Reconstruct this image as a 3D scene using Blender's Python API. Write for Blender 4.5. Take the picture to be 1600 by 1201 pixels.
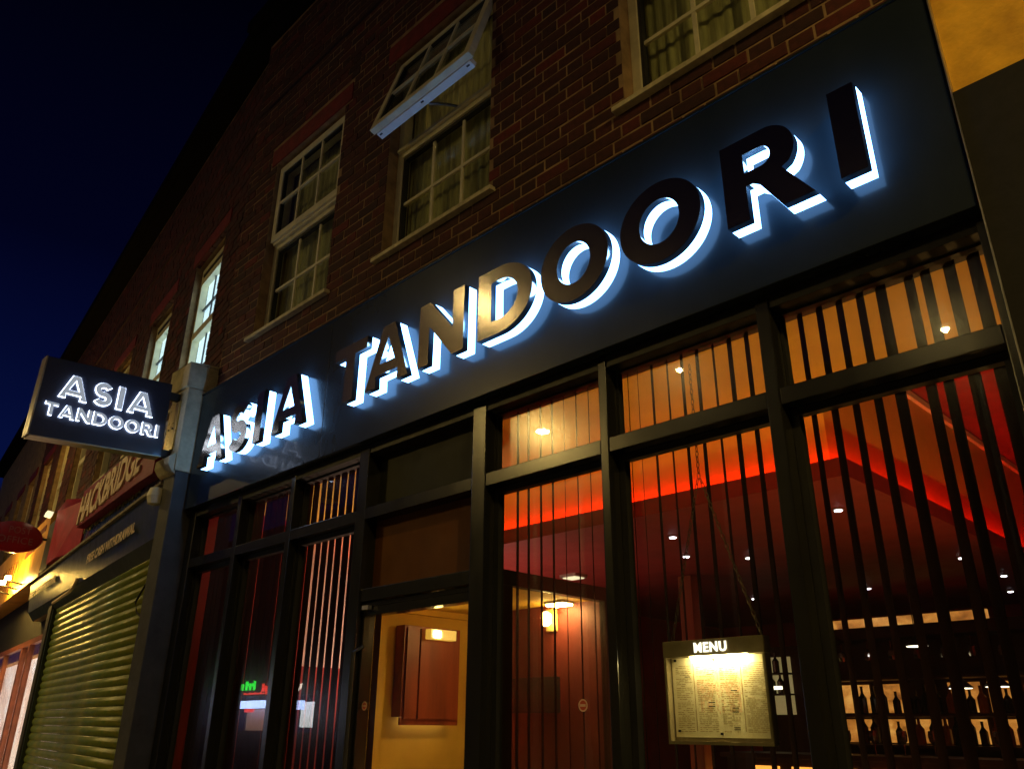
import bpy, bmesh, math, random
from mathutils import Vector, Matrix
random.seed(7)
S = bpy.context.scene
COL = S.collection
R = math.radians
for o in list(bpy.data.objects):
    bpy.data.objects.remove(o)

# ------------------------------------------------------------------ camera
cam_d = bpy.data.cameras.new("camera")
cam = bpy.data.objects.new("camera", cam_d)
COL.objects.link(cam)
rx = Vector((0.70662, 0.70756, 0.00695))
dn = Vector((-0.27046, 0.27915, -0.92137))
fw = Vector((-0.65386, 0.64918, 0.38862))
cam.matrix_world = Matrix(((rx.x, -dn.x, -fw.x, 0.0), (rx.y, -dn.y, -fw.y, -2.45), (rx.z, -dn.z, -fw.z, 1.6), (0, 0, 0, 1)))
cam_d.sensor_width = 36.0
cam_d.lens = 36.0 * 1263.45 / 1600.0
cam_d.clip_start = 0.05
cam_d.clip_end = 500.0
S.camera = cam

# ------------------------------------------------------------------ night sky
W = bpy.data.worlds.new("World")
S.world = W
W.use_nodes = True
wn, wl = W.node_tree.nodes, W.node_tree.links
wn.clear()
wo = wn.new("ShaderNodeOutputWorld")
wb = wn.new("ShaderNodeBackground")
tc = wn.new("ShaderNodeTexCoord")
sx = wn.new("ShaderNodeSeparateXYZ")
cr = wn.new("ShaderNodeValToRGB")
wl.new(tc.outputs["Generated"], sx.inputs[0])
wl.new(sx.outputs["Z"], cr.inputs[0])
wl.new(cr.outputs[0], wb.inputs[0])
wl.new(wb.outputs[0], wo.inputs[0])
el = cr.color_ramp.elements
el[0].position = 0.0
el[0].color = (0.0022, 0.0068, 0.055, 1)
el[1].position = 0.75
el[1].color = (0.0002, 0.0002, 0.0012, 1)
e = el.new(0.28); e.color = (0.0012, 0.0036, 0.033, 1)
e = el.new(0.48); e.color = (0.0005, 0.0008, 0.0085, 1)
wb.inputs[1].default_value = 1.0

# ------------------------------------------------------------------ exposure
S.view_settings.view_transform = 'Standard'
S.view_settings.look = 'None'
S.view_settings.exposure = 0.22
S.view_settings.gamma = 1.0
S.view_settings.use_curve_mapping = False
S.render.engine = 'CYCLES'
S.cycles.max_bounces = 10
S.cycles.transparent_max_bounces = 32
S.cycles.sample_clamp_indirect = 4.0
S.cycles.use_denoising = True

# ------------------------------------------------------------------ materials
def nmat(name):
    m = bpy.data.materials.new(name)
    m.use_nodes = True
    return m, m.node_tree.nodes, m.node_tree.links, m.node_tree.nodes["Principled BSDF"]

def ramp(n, l, src, stops):
    r = n.new("ShaderNodeValToRGB")
    l.new(src, r.inputs[0])
    e = r.color_ramp.elements
    e[0].position, e[0].color = stops[0][0], (*stops[0][1], 1)
    e[1].position, e[1].color = stops[-1][0], (*stops[-1][1], 1)
    for p, c in stops[1:-1]:
        k = e.new(p); k.color = (*c, 1)
    return r.outputs[0]

def noise(n, l, scale, detail=4.0, stretch=None, rough=0.55):
    t = n.new("ShaderNodeTexCoord")
    mp = n.new("ShaderNodeMapping")
    if stretch: mp.inputs["Scale"].default_value = stretch
    l.new(t.outputs["Object"], mp.inputs[0])
    x = n.new("ShaderNodeTexNoise")
    x.inputs["Scale"].default_value = scale
    x.inputs["Detail"].default_value = detail
    x.inputs["Roughness"].default_value = rough
    l.new(mp.outputs[0], x.inputs["Vector"])
    return x.outputs[0]

def pm(name, col, rough=0.6, var=0.25, scale=7.0, metal=0.0, spec=0.5, bump=0.0, bscale=60.0, stretch=None, rvar=0.12, coat=0.0, col2=None):
    """plain surface with mottled colour, roughness variation and optional relief"""
    m, n, l, b = nmat(name)
    f = noise(n, l, scale, 5.0, stretch)
    lo = tuple(c * (1 - var) for c in col)
    hi = col2 or tuple(min(1, c * (1 + var)) for c in col)
    l.new(ramp(n, l, f, [(0.3, lo), (0.7, hi)]), b.inputs["Base Color"])
    mr = n.new("ShaderNodeMapRange")
    mr.inputs["To Min"].default_value = max(0.02, rough - rvar)
    mr.inputs["To Max"].default_value = min(1, rough + rvar)
    l.new(noise(n, l, scale * 2.3, 3.0, stretch), mr.inputs["Value"])
    l.new(mr.outputs[0], b.inputs["Roughness"])
    b.inputs["Metallic"].default_value = metal
    b.inputs["Specular IOR Level"].default_value = spec
    if coat:
        b.inputs["Coat Weight"].default_value = coat
        b.inputs["Coat Roughness"].default_value = 0.05
    if bump:
        bp = n.new("ShaderNodeBump")
        bp.inputs["Strength"].default_value = bump
        bp.inputs["Distance"].default_value = 0.004
        l.new(noise(n, l, bscale, 6.0, stretch), bp.inputs["Height"])
        l.new(bp.outputs[0], b.inputs["Normal"])
    return m

def em(name, col, strength, base=(0.6, 0.6, 0.6)):
    m, n, l, b = nmat(name)
    b.inputs["Base Color"].default_value = (*base, 1)
    b.inputs["Emission Color"].default_value = (*col, 1)
    b.inputs["Emission Strength"].default_value = strength
    return m

def glass(name, tint=(0.9, 0.92, 0.9), gain=1.0, haze=0.012):
    m, n, l, b = nmat(name)
    n.remove(b)
    out = [x for x in n if x.type == 'OUTPUT_MATERIAL'][0]
    tr = n.new("ShaderNodeBsdfTransparent"); tr.inputs[0].default_value = (*tint, 1)
    gl = n.new("ShaderNodeBsdfGlossy"); gl.inputs["Roughness"].default_value = 0.0
    gh = n.new("ShaderNodeBsdfGlossy"); gh.inputs["Roughness"].default_value = 0.17
    fr = n.new("ShaderNodeLayerWeight"); fr.inputs[0].default_value = 0.5
    p5 = n.new("ShaderNodeMath"); p5.operation = 'POWER'; p5.inputs[1].default_value = 5.0
    l.new(fr.outputs["Facing"], p5.inputs[0])
    mu = n.new("ShaderNodeMath"); mu.operation = 'MULTIPLY_ADD'; mu.use_clamp = True
    mu.inputs[1].default_value = 0.9; mu.inputs[2].default_value = 0.042 * gain
    l.new(p5.outputs[0], mu.inputs[0])
    m1 = n.new("ShaderNodeMixShader")
    l.new(mu.outputs[0], m1.inputs[0]); l.new(tr.outputs[0], m1.inputs[1]); l.new(gl.outputs[0], m1.inputs[2])
    m2 = n.new("ShaderNodeMixShader")
    st = noise(n, l, 30.0, 5.0, (6.0, 6.0, 0.5), 0.7)
    sp = noise(n, l, 120.0, 2.0)
    a = n.new("ShaderNodeMath"); a.operation = 'MULTIPLY'; l.new(st, a.inputs[0]); l.new(sp, a.inputs[1])
    pw = n.new("ShaderNodeMath"); pw.operation = 'POWER'; l.new(a.outputs[0], pw.inputs[0]); pw.inputs[1].default_value = 2.0
    sc = n.new("ShaderNodeMath"); sc.operation = 'MULTIPLY'; l.new(pw.outputs[0], sc.inputs[0]); sc.inputs[1].default_value = haze * 24
    l.new(sc.outputs[0], m2.inputs[0]); l.new(m1.outputs[0], m2.inputs[1]); l.new(gh.outputs[0], m2.inputs[2])
    l.new(m2.outputs[0], out.inputs[0])
    return m

def brick_mat(name, attr):
    m, n, l, b = nmat(name)
    if attr:
        a = n.new("ShaderNodeAttribute"); a.attribute_name = "tone"; src = a.outputs["Fac"]
    else:
        a = n.new("ShaderNodeObjectInfo"); src = a.outputs["Random"]
    c = ramp(n, l, src, [(0.0, (0.042, 0.0125, 0.010)), (0.4, (0.066, 0.0145, 0.0095)), (0.8, (0.090, 0.0165, 0.010)), (0.95, (0.11, 0.016, 0.010)), (1.0, (0.16, 0.017, 0.010))])
    mx = n.new("ShaderNodeMixRGB"); mx.blend_type = 'MULTIPLY'; mx.inputs[0].default_value = 0.7
    l.new(c, mx.inputs[1])
    l.new(ramp(n, l, noise(n, l, 22.0, 6.0), [(0.3, (0.45, 0.42, 0.4)), (0.7, (1.25, 1.2, 1.15))]), mx.inputs[2])
    l.new(mx.outputs[0], b.inputs["Base Color"])
    b.inputs["Roughness"].default_value = 0.8
    bp = n.new("ShaderNodeBump"); bp.inputs["Strength"].default_value = 0.5; bp.inputs["Distance"].default_value = 0.004
    l.new(noise(n, l, 90.0, 6.0), bp.inputs["Height"]); l.new(bp.outputs[0], b.inputs["Normal"])
    return m

M = {}
M['brick'] = brick_mat("dark_red_brick", False)
M['brick_attr'] = brick_mat("dark_red_brick_wall", True)
M['mortar'] = pm("lime_mortar", (0.33, 0.215, 0.11), 0.9, 0.4, 9.0, bump=0.6, bscale=70)
M['lintel'] = pm("red_painted_lintel", (0.19, 0.008, 0.006), 0.7, 0.3, 12, bump=0.3)
M['lead'] = pm("lead_flashing", (0.24, 0.20, 0.14), 0.7, 0.45, 9, bump=0.8, bscale=25)
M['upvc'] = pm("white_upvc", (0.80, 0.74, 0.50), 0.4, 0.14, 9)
M['upvc_dirty'] = pm("weathered_white_sill", (0.66, 0.58, 0.36), 0.6, 0.3, 14)
M['rail_lit'] = pm("led_lit_white_rail", (0.93, 0.93, 0.92), 0.3, 0.05)  # paler than the frame: the sign's LED light from below put into the colour
M['seal'] = pm("black_rubber_seal", (0.02, 0.02, 0.02), 0.6)
M['net'] = pm("net_curtain", (0.80, 0.72, 0.34), 0.9, 0.35, 11, stretch=(3, 3, 0.3))
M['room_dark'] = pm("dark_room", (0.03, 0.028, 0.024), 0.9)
M['fascia'] = None
def fascia_mat():
    m, n, l, b = nmat("anthracite_fascia_sheet")
    f = noise(n, l, 5.0, 5.0, (1, 1, 0.6))
    l.new(ramp(n, l, f, [(0.3, (0.0135, 0.0195, 0.0245)), (0.7, (0.019, 0.0255, 0.031))]), b.inputs["Base Color"])
    mr = n.new("ShaderNodeMapRange"); mr.inputs["To Min"].default_value = 0.24; mr.inputs["To Max"].default_value = 0.28
    l.new(noise(n, l, 9.0, 6.0, (1, 1, 0.15)), mr.inputs["Value"]); l.new(mr.outputs[0], b.inputs["Roughness"])
    b.inputs["Specular IOR Level"].default_value = 0.16
    b.inputs["Coat Weight"].default_value = 0.15
    b.inputs["Coat Roughness"].default_value = 0.045
    return m
M['fascia'] = fascia_mat()
M['frame'] = pm("anthracite_frame_paint", (0.014, 0.0135, 0.010), 0.21, 0.2, 12, spec=0.65, stretch=(1, 1, 0.25), rvar=0.05)
M['frame_in'] = pm("dark_inner_bead", (0.018, 0.018, 0.016), 0.5, 0.2)
M['alu'] = pm("aluminium_trim", (0.55, 0.53, 0.48), 0.35, 0.15, 20, metal=0.9)
M['steel'] = pm("brushed_steel_face", (0.46, 0.39, 0.30), 0.16, 0.12, 26, metal=1.0, stretch=(1, 8, 1), rvar=0.05)
M['steel_side'] = pm("polished_steel_return", (0.74, 0.76, 0.78), 0.10, 0.06, 20, metal=1.0, rvar=0.04)
M['led'] = em("led_halo_acrylic", (0.20, 0.48, 1.0), 8.0)
M['led_small'] = em("led_halo_acrylic_small", (0.62, 0.74, 1.0), 7.0)
M['face_glow'] = em("pale_letter_face_glow", (0.72, 0.80, 0.9), 0.28)  # faint glow put in for light scattered over the letter faces
M['sign_panel'] = pm("blue_black_sign_panel", (0.018, 0.022, 0.036), 0.35, 0.2, 6, coat=0.2)
M['sign_edge'] = pm("sign_edge_metal", (0.42, 0.37, 0.24), 0.35, 0.2, 9, metal=0.7)
M['stone'] = pm("painted_stone", (0.52, 0.46, 0.29), 0.8, 0.28, 9, bump=0.5, bscale=40)
M['stone_dark'] = pm("dark_painted_stone", (0.045, 0.042, 0.036), 0.6, 0.3, 8, bump=0.3)
M['brass'] = pm("cream_plate", (0.62, 0.48, 0.17), 0.3, 0.2, 8, metal=0.4)
M['glass'] = glass("shop_glass", haze=0.018)
M['glass_up'] = glass("house_glass", (0.85, 0.87, 0.85), 0.9, 0.004)
M['glass_far'] = glass("far_house_glass", (0.95, 0.97, 0.97), 0.6, 0.002)
M['vane'] = None
def vane_mat():
    m, n, l, b = nmat("blind_fabric")
    out = [x for x in n if x.type == 'OUTPUT_MATERIAL'][0]
    l.new(ramp(n, l, noise(n, l, 30, 4, (4, 4, 0.4)), [(0.3, (0.016, 0.006, 0.004)), (0.7, (0.026, 0.009, 0.006))]), b.inputs["Base Color"])
    b.inputs["Roughness"].default_value = 0.9
    b.inputs["Specular IOR Level"].default_value = 0.03
    t = n.new("ShaderNodeBsdfTranslucent"); t.inputs[0].default_value = (0.10, 0.010, 0.005, 1)
    mx = n.new("ShaderNodeMixShader"); mx.inputs[0].default_value = 0.35
    l.new(b.outputs[0], mx.inputs[1]); l.new(t.outputs[0], mx.inputs[2]); l.new(mx.outputs[0], out.inputs[0])
    return m
M['vane'] = vane_mat()
M['ceil'] = pm("warm_plaster", (0.62, 0.37, 0.050), 0.85, 0.10, 3)
M['red_wall'] = pm("dark_red_plaster", (0.30, 0.022, 0.014), 0.8, 0.2, 3)
M['lobby_red'] = pm("lobby_red_brown", (0.13, 0.014, 0.007), 0.6, 0.3, 3)
M['red_soffit'] = pm("deep_red_soffit", (0.20, 0.010, 0.008), 0.6, 0.15, 3)
M['pink_wall'] = pm("pale_pink_wall", (0.72, 0.50, 0.42), 0.8, 0.1, 4)
M['red_led'] = em("red_led_strip", (1.0, 0.008, 0.002), 34.0)
M['warm_bulb'] = em("warm_lamp", (1.0, 0.62, 0.20), 24.0)
M['fascia_bulb'] = em("fascia_lamp_lens", (1.0, 0.60, 0.12), 330.0)
M['added_cove'] = em("added_amber_glow", (1.0, 0.45, 0.10), 1.4)  # glow of the added strip behind the ceiling edge
M['lobby_bulb'] = em("lobby_lamp_bulb", (1.0, 0.66, 0.20), 60.0)
M['lobby_shade'] = em("lobby_lamp_glass", (1.0, 0.52, 0.06), 0.75)
M['lobby_lens'] = em("lobby_ceiling_light", (1.0, 0.66, 0.22), 150.0)
M['added_table_lamp'] = em("added_table_lamp_shade", (1.0, 0.50, 0.14), 15.0)  # glowing shade of the added table lamps
M['spot'] = em("spot_lens", (0.9, 0.86, 1.0), 14.0)
def amber_mat():
    m, n, l, b = nmat("backlit_amber_panel")
    f = noise(n, l, 5.0, 6.0, (1, 1, 1.6), 0.75)
    l.new(ramp(n, l, f, [(0.32, (0.10, 0.02, 0.003)), (0.5, (0.60, 0.21, 0.03)), (0.68, (1.0, 0.50, 0.11))]), b.inputs["Emission Color"])
    b.inputs["Emission Strength"].default_value = 0.8
    return m
M['amber'] = amber_mat()
M['amber_hot'] = em("lit_counter_strip", (1.0, 0.36, 0.05), 1.6)
M['white_glow'] = em("white_strip_lamp", (1.0, 0.85, 0.6), 3.0)
M['flood'] = em("floodlight_glass", (1.0, 0.85, 0.5), 1.0)
M['pend'] = em("pendant_disc", (1.0, 0.88, 0.66), 3.5)
M['green_cab'] = em("lit_glass_cabinet", (0.55, 0.42, 0.16), 0.35)
M['dark_wood'] = pm("dark_wood", (0.032, 0.010, 0.006), 0.5, 0.4, 6, stretch=(1, 1, 0.15), spec=0.2)
M['red_wood'] = pm("red_brown_wood", (0.26, 0.050, 0.014), 0.4, 0.35, 5, stretch=(2, 2, 0.2))
M['yellow_plaster'] = pm("yellow_plaster", (0.72, 0.42, 0.045), 0.75, 0.10, 4)
M['frosted'] = pm("brown_transom_board", (0.135, 0.050, 0.012), 0.6, 0.15, 6, spec=0.12)
M['dark_board'] = pm("dark_transom_board", (0.026, 0.027, 0.015), 0.5, 0.15, 6, spec=0.15)
M['bottle_a'] = pm("dark_bottle_glass", (0.012, 0.014, 0.008), 0.08, 0.2)
M['bottle_b'] = pm("amber_bottle_glass", (0.22, 0.06, 0.012), 0.08, 0.2)
M['black'] = pm("matt_black", (0.008, 0.008, 0.008), 0.6)
M['crystal'] = pm("shiny_stemware", (0.30, 0.27, 0.22), 0.06, 0.1, 9, metal=0.85, rvar=0.03)
M['chain'] = pm("dull_steel_chain", (0.16, 0.12, 0.08), 0.4, 0.2, 30, metal=0.8)
M['menu_frame'] = pm("menu_case_metal", (0.30, 0.24, 0.13), 0.4, 0.2, 10, metal=0.6)
M['paper'] = pm("cream_menu_paper", (0.86, 0.76, 0.46), 0.8, 0.1, 5)
M['ink'] = pm("brown_print", (0.42, 0.30, 0.11), 0.8)
M['ink_dark'] = pm("black_print", (0.03, 0.02, 0.01), 0.8)
M['ink_pink'] = pm("pink_print", (0.84, 0.56, 0.32), 0.8, 0.2, 60)
M['menu_led'] = em("menu_lamp", (1.0, 0.80, 0.36), 150.0)
M['menu_text'] = em("menu_lit_letters", (1.0, 0.92, 0.72), 2.2)
M['stick_red'] = pm("red_vinyl", (0.50, 0.06, 0.02), 0.5)
M['stick_pale'] = pm("pale_vinyl", (0.72, 0.50, 0.36), 0.5)
M['cream'] = pm("sand_render", (0.84, 0.42, 0.036), 0.85, 0.30, 7, bump=1.0, bscale=26)
M['dark_fascia'] = pm("dark_brown_board", (0.0035, 0.0024, 0.0015), 0.8, 0.3, 8, bump=0.2)
M['roof'] = pm("dark_roof_tiles", (0.006, 0.0055, 0.005), 0.9, 0.3, 9, spec=0.05)
M['lit_net'] = None
def lit_net():
    m, n, l, b = nmat("lit_window_blind")
    f = noise(n, l, 9.0, 3.0, (9, 9, 0.12))
    l.new(ramp(n, l, f, [(0.3, (0.34, 0.52, 0.60)), (0.7, (0.62, 0.83, 0.94))]), b.inputs["Emission Color"])
    b.inputs["Emission Strength"].default_value = 2.1
    b.inputs["Base Color"].default_value = (0.5, 0.5, 0.5, 1)
    return m
M['lit_net'] = lit_net()
M['dim_net'] = pm("dim_blind", (0.12, 0.13, 0.14), 0.9, 0.3, 9, stretch=(5, 5, 0.2))
M['navy'] = pm("navy_fascia", (0.012, 0.050, 0.17), 0.28, 0.25, 5, coat=0.3)
M['red_sign'] = pm("red_sign_board", (0.25, 0.004, 0.028), 0.5, 0.2, 6, spec=0.15)
M['red_box'] = pm("crimson_box_panel", (0.44, 0.020, 0.06), 0.5, 0.2, 6, spec=0.2)  # plain crimson colour of the angular panel
M['cream_letter'] = pm("cream_letters", (0.90, 0.70, 0.50), 0.6, 0.12, 20)
M['gold_letter'] = pm("gold_letters", (0.42, 0.36, 0.10), 0.5, 0.3, 30)
M['shutter'] = pm("green_shutter_paint", (0.14, 0.26, 0.012), 0.38, 0.3, 5, spec=0.8, col2=(0.27, 0.27, 0.025), stretch=(1.0, 1.0, 3.0))
M['shutter_box'] = pm("dark_green_box", (0.022, 0.034, 0.007), 0.35, 0.3, 4, spec=0.6)
M['yellow'] = pm("yellow_fascia", (0.72, 0.36, 0.035), 0.4, 0.2, 3)
M['brown_frame'] = pm("brown_timber_frame", (0.20, 0.055, 0.018), 0.5, 0.3, 8)
M['oval_red'] = pm("post_red", (0.42, 0.008, 0.010), 0.22, 0.15, 6, coat=0.6)
M['post_cream'] = pm("pale_post_letters", (0.40, 0.13, 0.10), 0.5)
M['shop_glow'] = None
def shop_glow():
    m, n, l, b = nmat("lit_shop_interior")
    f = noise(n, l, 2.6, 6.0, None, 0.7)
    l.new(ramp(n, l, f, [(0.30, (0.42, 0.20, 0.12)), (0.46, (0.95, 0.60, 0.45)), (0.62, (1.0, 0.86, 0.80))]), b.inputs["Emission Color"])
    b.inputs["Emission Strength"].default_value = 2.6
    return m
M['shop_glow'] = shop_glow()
M['asphalt'] = pm("asphalt", (0.045, 0.045, 0.046), 0.85, 0.3, 6, bump=0.5, bscale=120)
M['paving'] = pm("paving", (0.16, 0.15, 0.14), 0.8, 0.25, 5, bump=0.3)
M['kerb'] = pm("kerb_stone", (0.22, 0.21, 0.19), 0.8, 0.2, 8)
M['lamp_metal'] = pm("galvanised_column", (0.22, 0.22, 0.21), 0.5, 0.2, 8, metal=0.6)
M['lamp_lens'] = em("street_lamp_lens", (1.0, 0.78, 0.36), 130.0)
M['neon_green'] = em("green_sign_letters", (0.02, 1.0, 0.05), 5.0)
M['neon_red'] = em("red_sign_letters", (1.0, 0.03, 0.01), 5.0)
M['neon_white'] = em("white_sign_mark", (1.0, 0.95, 0.8), 6.0)
M['take_blue'] = em("blue_white_menu_screens", (0.42, 0.55, 1.0), 11.0)
M['take_grey'] = em("grey_white_shop_wall", (0.8, 0.78, 0.76), 5.0)
M['take_brown'] = em("brown_counter_glow", (0.45, 0.18, 0.04), 1.6)
M['far_render'] = pm("dark_render", (0.05, 0.04, 0.035), 0.8)

# ------------------------------------------------------------------ mesh helpers
TH = R(7.8)
def nbx(s, off, z):
    """terrace beyond the pilaster: s metres along, off metres into its wall, z up"""
    return Vector((-6.0 - math.cos(TH) * s + math.sin(TH) * off, math.sin(TH) * s + math.cos(TH) * off, z))

class MB:
    def __init__(self, T=None):
        self.v, self.f, self.T = [], [], T
        self.tone = []
    def p(self, x, y, z):
        self.v.append(tuple(self.T(x, y, z)) if self.T else (x, y, z)); return len(self.v) - 1
    def box(self, x0, x1, y0, y1, z0, z1, tone=None):
        i = [self.p(x, y, z) for z in (z0, z1) for y in (y0, y1) for x in (x0, x1)]
        self.f += [(i[0], i[1], i[3], i[2]), (i[4], i[6], i[7], i[5]), (i[0], i[4], i[5], i[1]), (i[2], i[3], i[7], i[6]), (i[0], i[2], i[6], i[4]), (i[1], i[5], i[7], i[3])]
        if tone is not None: self.tone += [tone] * 8
        return self
    def prism(self, pts, d):
        """pts: closed ring of 3-D points, pushed by vector d"""
        n = len(pts)
        a = [self.p(*q) for q in pts]
        b = [self.p(q[0] + d[0], q[1] + d[1], q[2] + d[2]) for q in pts]
        self.f += [tuple(a), tuple(reversed(b))] + [(a[k], b[k], b[(k + 1) % n], a[(k + 1) % n]) for k in range(n)]
        return self
    def tube(self, path, r, n=8, closed=False):
        rings = []
        P = [Vector(q) for q in path]
        for k, q in enumerate(P):
            if closed: t = P[(k + 1) % len(P)] - P[k - 1]
            else: t = P[min(k + 1, len(P) - 1)] - P[max(k - 1, 0)]
            t.normalize()
            u = t.cross(Vector((0, 0, 1)) if abs(t.z) < 0.9 else Vector((1, 0, 0))).normalized()
            w = t.cross(u)
            rr = r[k] if isinstance(r, (list, tuple)) else r
            rings.append([self.p(*(q + u * rr * math.cos(2 * math.pi * j / n) + w * rr * math.sin(2 * math.pi * j / n))) for j in range(n)])
        m = len(rings)
        for k in range(m if closed else m - 1):
            a, b = rings[k], rings[(k + 1) % m]
            self.f += [(a[j], a[(j + 1) % n], b[(j + 1) % n], b[j]) for j in range(n)]
        if not closed: self.f += [tuple(reversed(rings[0])), tuple(rings[-1])]
        return self
    def lathe(self, c, prof, n=14, axis='z'):
        """prof: (radius, height) pairs turned about a vertical axis through c"""
        rings = []
        for r, h in prof:
            rings.append([self.p(c[0] + r * math.cos(2 * math.pi * j / n), c[1] + r * math.sin(2 * math.pi * j / n), c[2] + h) for j in range(n)])
        for a, b in zip(rings, rings[1:]):
            self.f += [(a[j], a[(j + 1) % n], b[(j + 1) % n], b[j]) for j in range(n)]
        self.f += [tuple(reversed(rings[0])), tuple(rings[-1])]
        return self
    def mesh(self, name, bevel=0.0):
        me = bpy.data.meshes.new(name)
        me.from_pydata(self.v, [], self.f)
        bm = bmesh.new(); bm.from_mesh(me)
        bmesh.ops.recalc_face_normals(bm, faces=bm.faces)
        if bevel: bmesh.ops.bevel(bm, geom=list(bm.edges), offset=bevel, segments=2, affect='EDGES', profile=0.6, clamp_overlap=True)
        bm.to_mesh(me); bm.free()
        if self.tone:
            a = me.attributes.new("tone", 'FLOAT', 'POINT')
            for k, t in enumerate(self.tone): a.data[k].value = t
        return me

def place(name, me, mat, parent=None, loc=(0, 0, 0), rot=None):
    o = bpy.data.objects.new(name, me)
    if mat and not me.materials: me.materials.append(mat)
    COL.objects.link(o)
    L = Vector(loc)
    if parent:
        o.parent = parent
        q = parent
        while q:
            L -= q.location; q = q.parent
    o.location = L
    if rot: o.rotation_euler = rot
    return o

def part(name, mb, mat, parent, bevel=0.0, label=None):
    o = place(name, mb.mesh(name, bevel), mat, parent)
    if label: o['label'] = label
    return o

def tag(o, label, cat, group=None):
    o['label'] = label; o['category'] = cat
    if group: o['group'] = group
    return o

def thing(name, label, cat, loc=(0, 0, 0), group=None):
    o = bpy.data.objects.new(name, None); COL.objects.link(o); o.location = loc
    o.empty_display_size = 0.1
    return tag(o, label, cat, group)

def solo(name, mb, mat, label, cat, group=None, bevel=0.0):
    return tag(place(name, mb.mesh(name, bevel), mat), label, cat, group)

def struct(name, mb, mat):
    o = place(name, mb.mesh(name), mat); o['kind'] = 'structure'; return o

def dup(o, parent, loc=None, rot=None):
    c = o.copy(); COL.objects.link(c); c.parent = parent
    if loc is not None:
        L = Vector(loc); q = parent
        while q: L -= q.location; q = q.parent
        c.location = L
    if rot: c.rotation_euler = rot
    return c

# outlines -> solid letters -------------------------------------------------
def outline_mesh(name, rings, depth, z0=0.0, off=0.0):
    cu = bpy.data.curves.new(name, 'CURVE')
    cu.dimensions = '2D'; cu.fill_mode = 'BOTH'; cu.extrude = depth / 2; cu.offset = off
    for r in rings:
        sp = cu.splines.new('POLY'); sp.points.add(len(r) - 1)
        for k, (x, y) in enumerate(r): sp.points[k].co = (x, y, 0, 1)
        sp.use_cyclic_u = True
    t = bpy.data.objects.new(name, cu); COL.objects.link(t)
    bpy.context.view_layer.update()
    me = bpy.data.meshes.new_from_object(t.evaluated_get(bpy.context.evaluated_depsgraph_get()))
    bpy.data.objects.remove(t)
    me.name = name
    for v in me.vertices: v.co.z += depth / 2 + z0
    me.materials.clear()
    return me

def text_mesh(name, body, size, depth=0.004, bold=0.0, shear=0.0, spacing=1.0, sx=1.0):
    cu = bpy.data.curves.new(name, 'FONT')
    cu.body = body; cu.size = size; cu.extrude = depth / 2; cu.offset = bold; cu.shear = shear; cu.space_character = spacing
    t = bpy.data.objects.new(name, cu); COL.objects.link(t)
    bpy.context.view_layer.update()
    me = bpy.data.meshes.new_from_object(t.evaluated_get(bpy.context.evaluated_depsgraph_get()))
    bpy.data.objects.remove(t)
    xs = [v.co.x for v in me.vertices]; ys = [v.co.y for v in me.vertices]
    w, h = max(xs) - min(xs), max(ys) - min(ys)
    x0, y0 = min(xs), min(ys)
    for v in me.vertices: v.co.x = (v.co.x - x0) * sx; v.co.y -= y0
    me.materials.clear()
    return me, w * sx, h

def ell(cx, cy, a, b, n=40, t0=0.0, t1=2 * math.pi):
    full = abs(t1 - t0 - 2 * math.pi) < 1e-6
    m = n if full else n + 1
    return [(cx + a * math.cos(t0 + (t1 - t0) * k / n), cy + b * math.sin(t0 + (t1 - t0) * k / n)) for k in range(m)]

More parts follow.
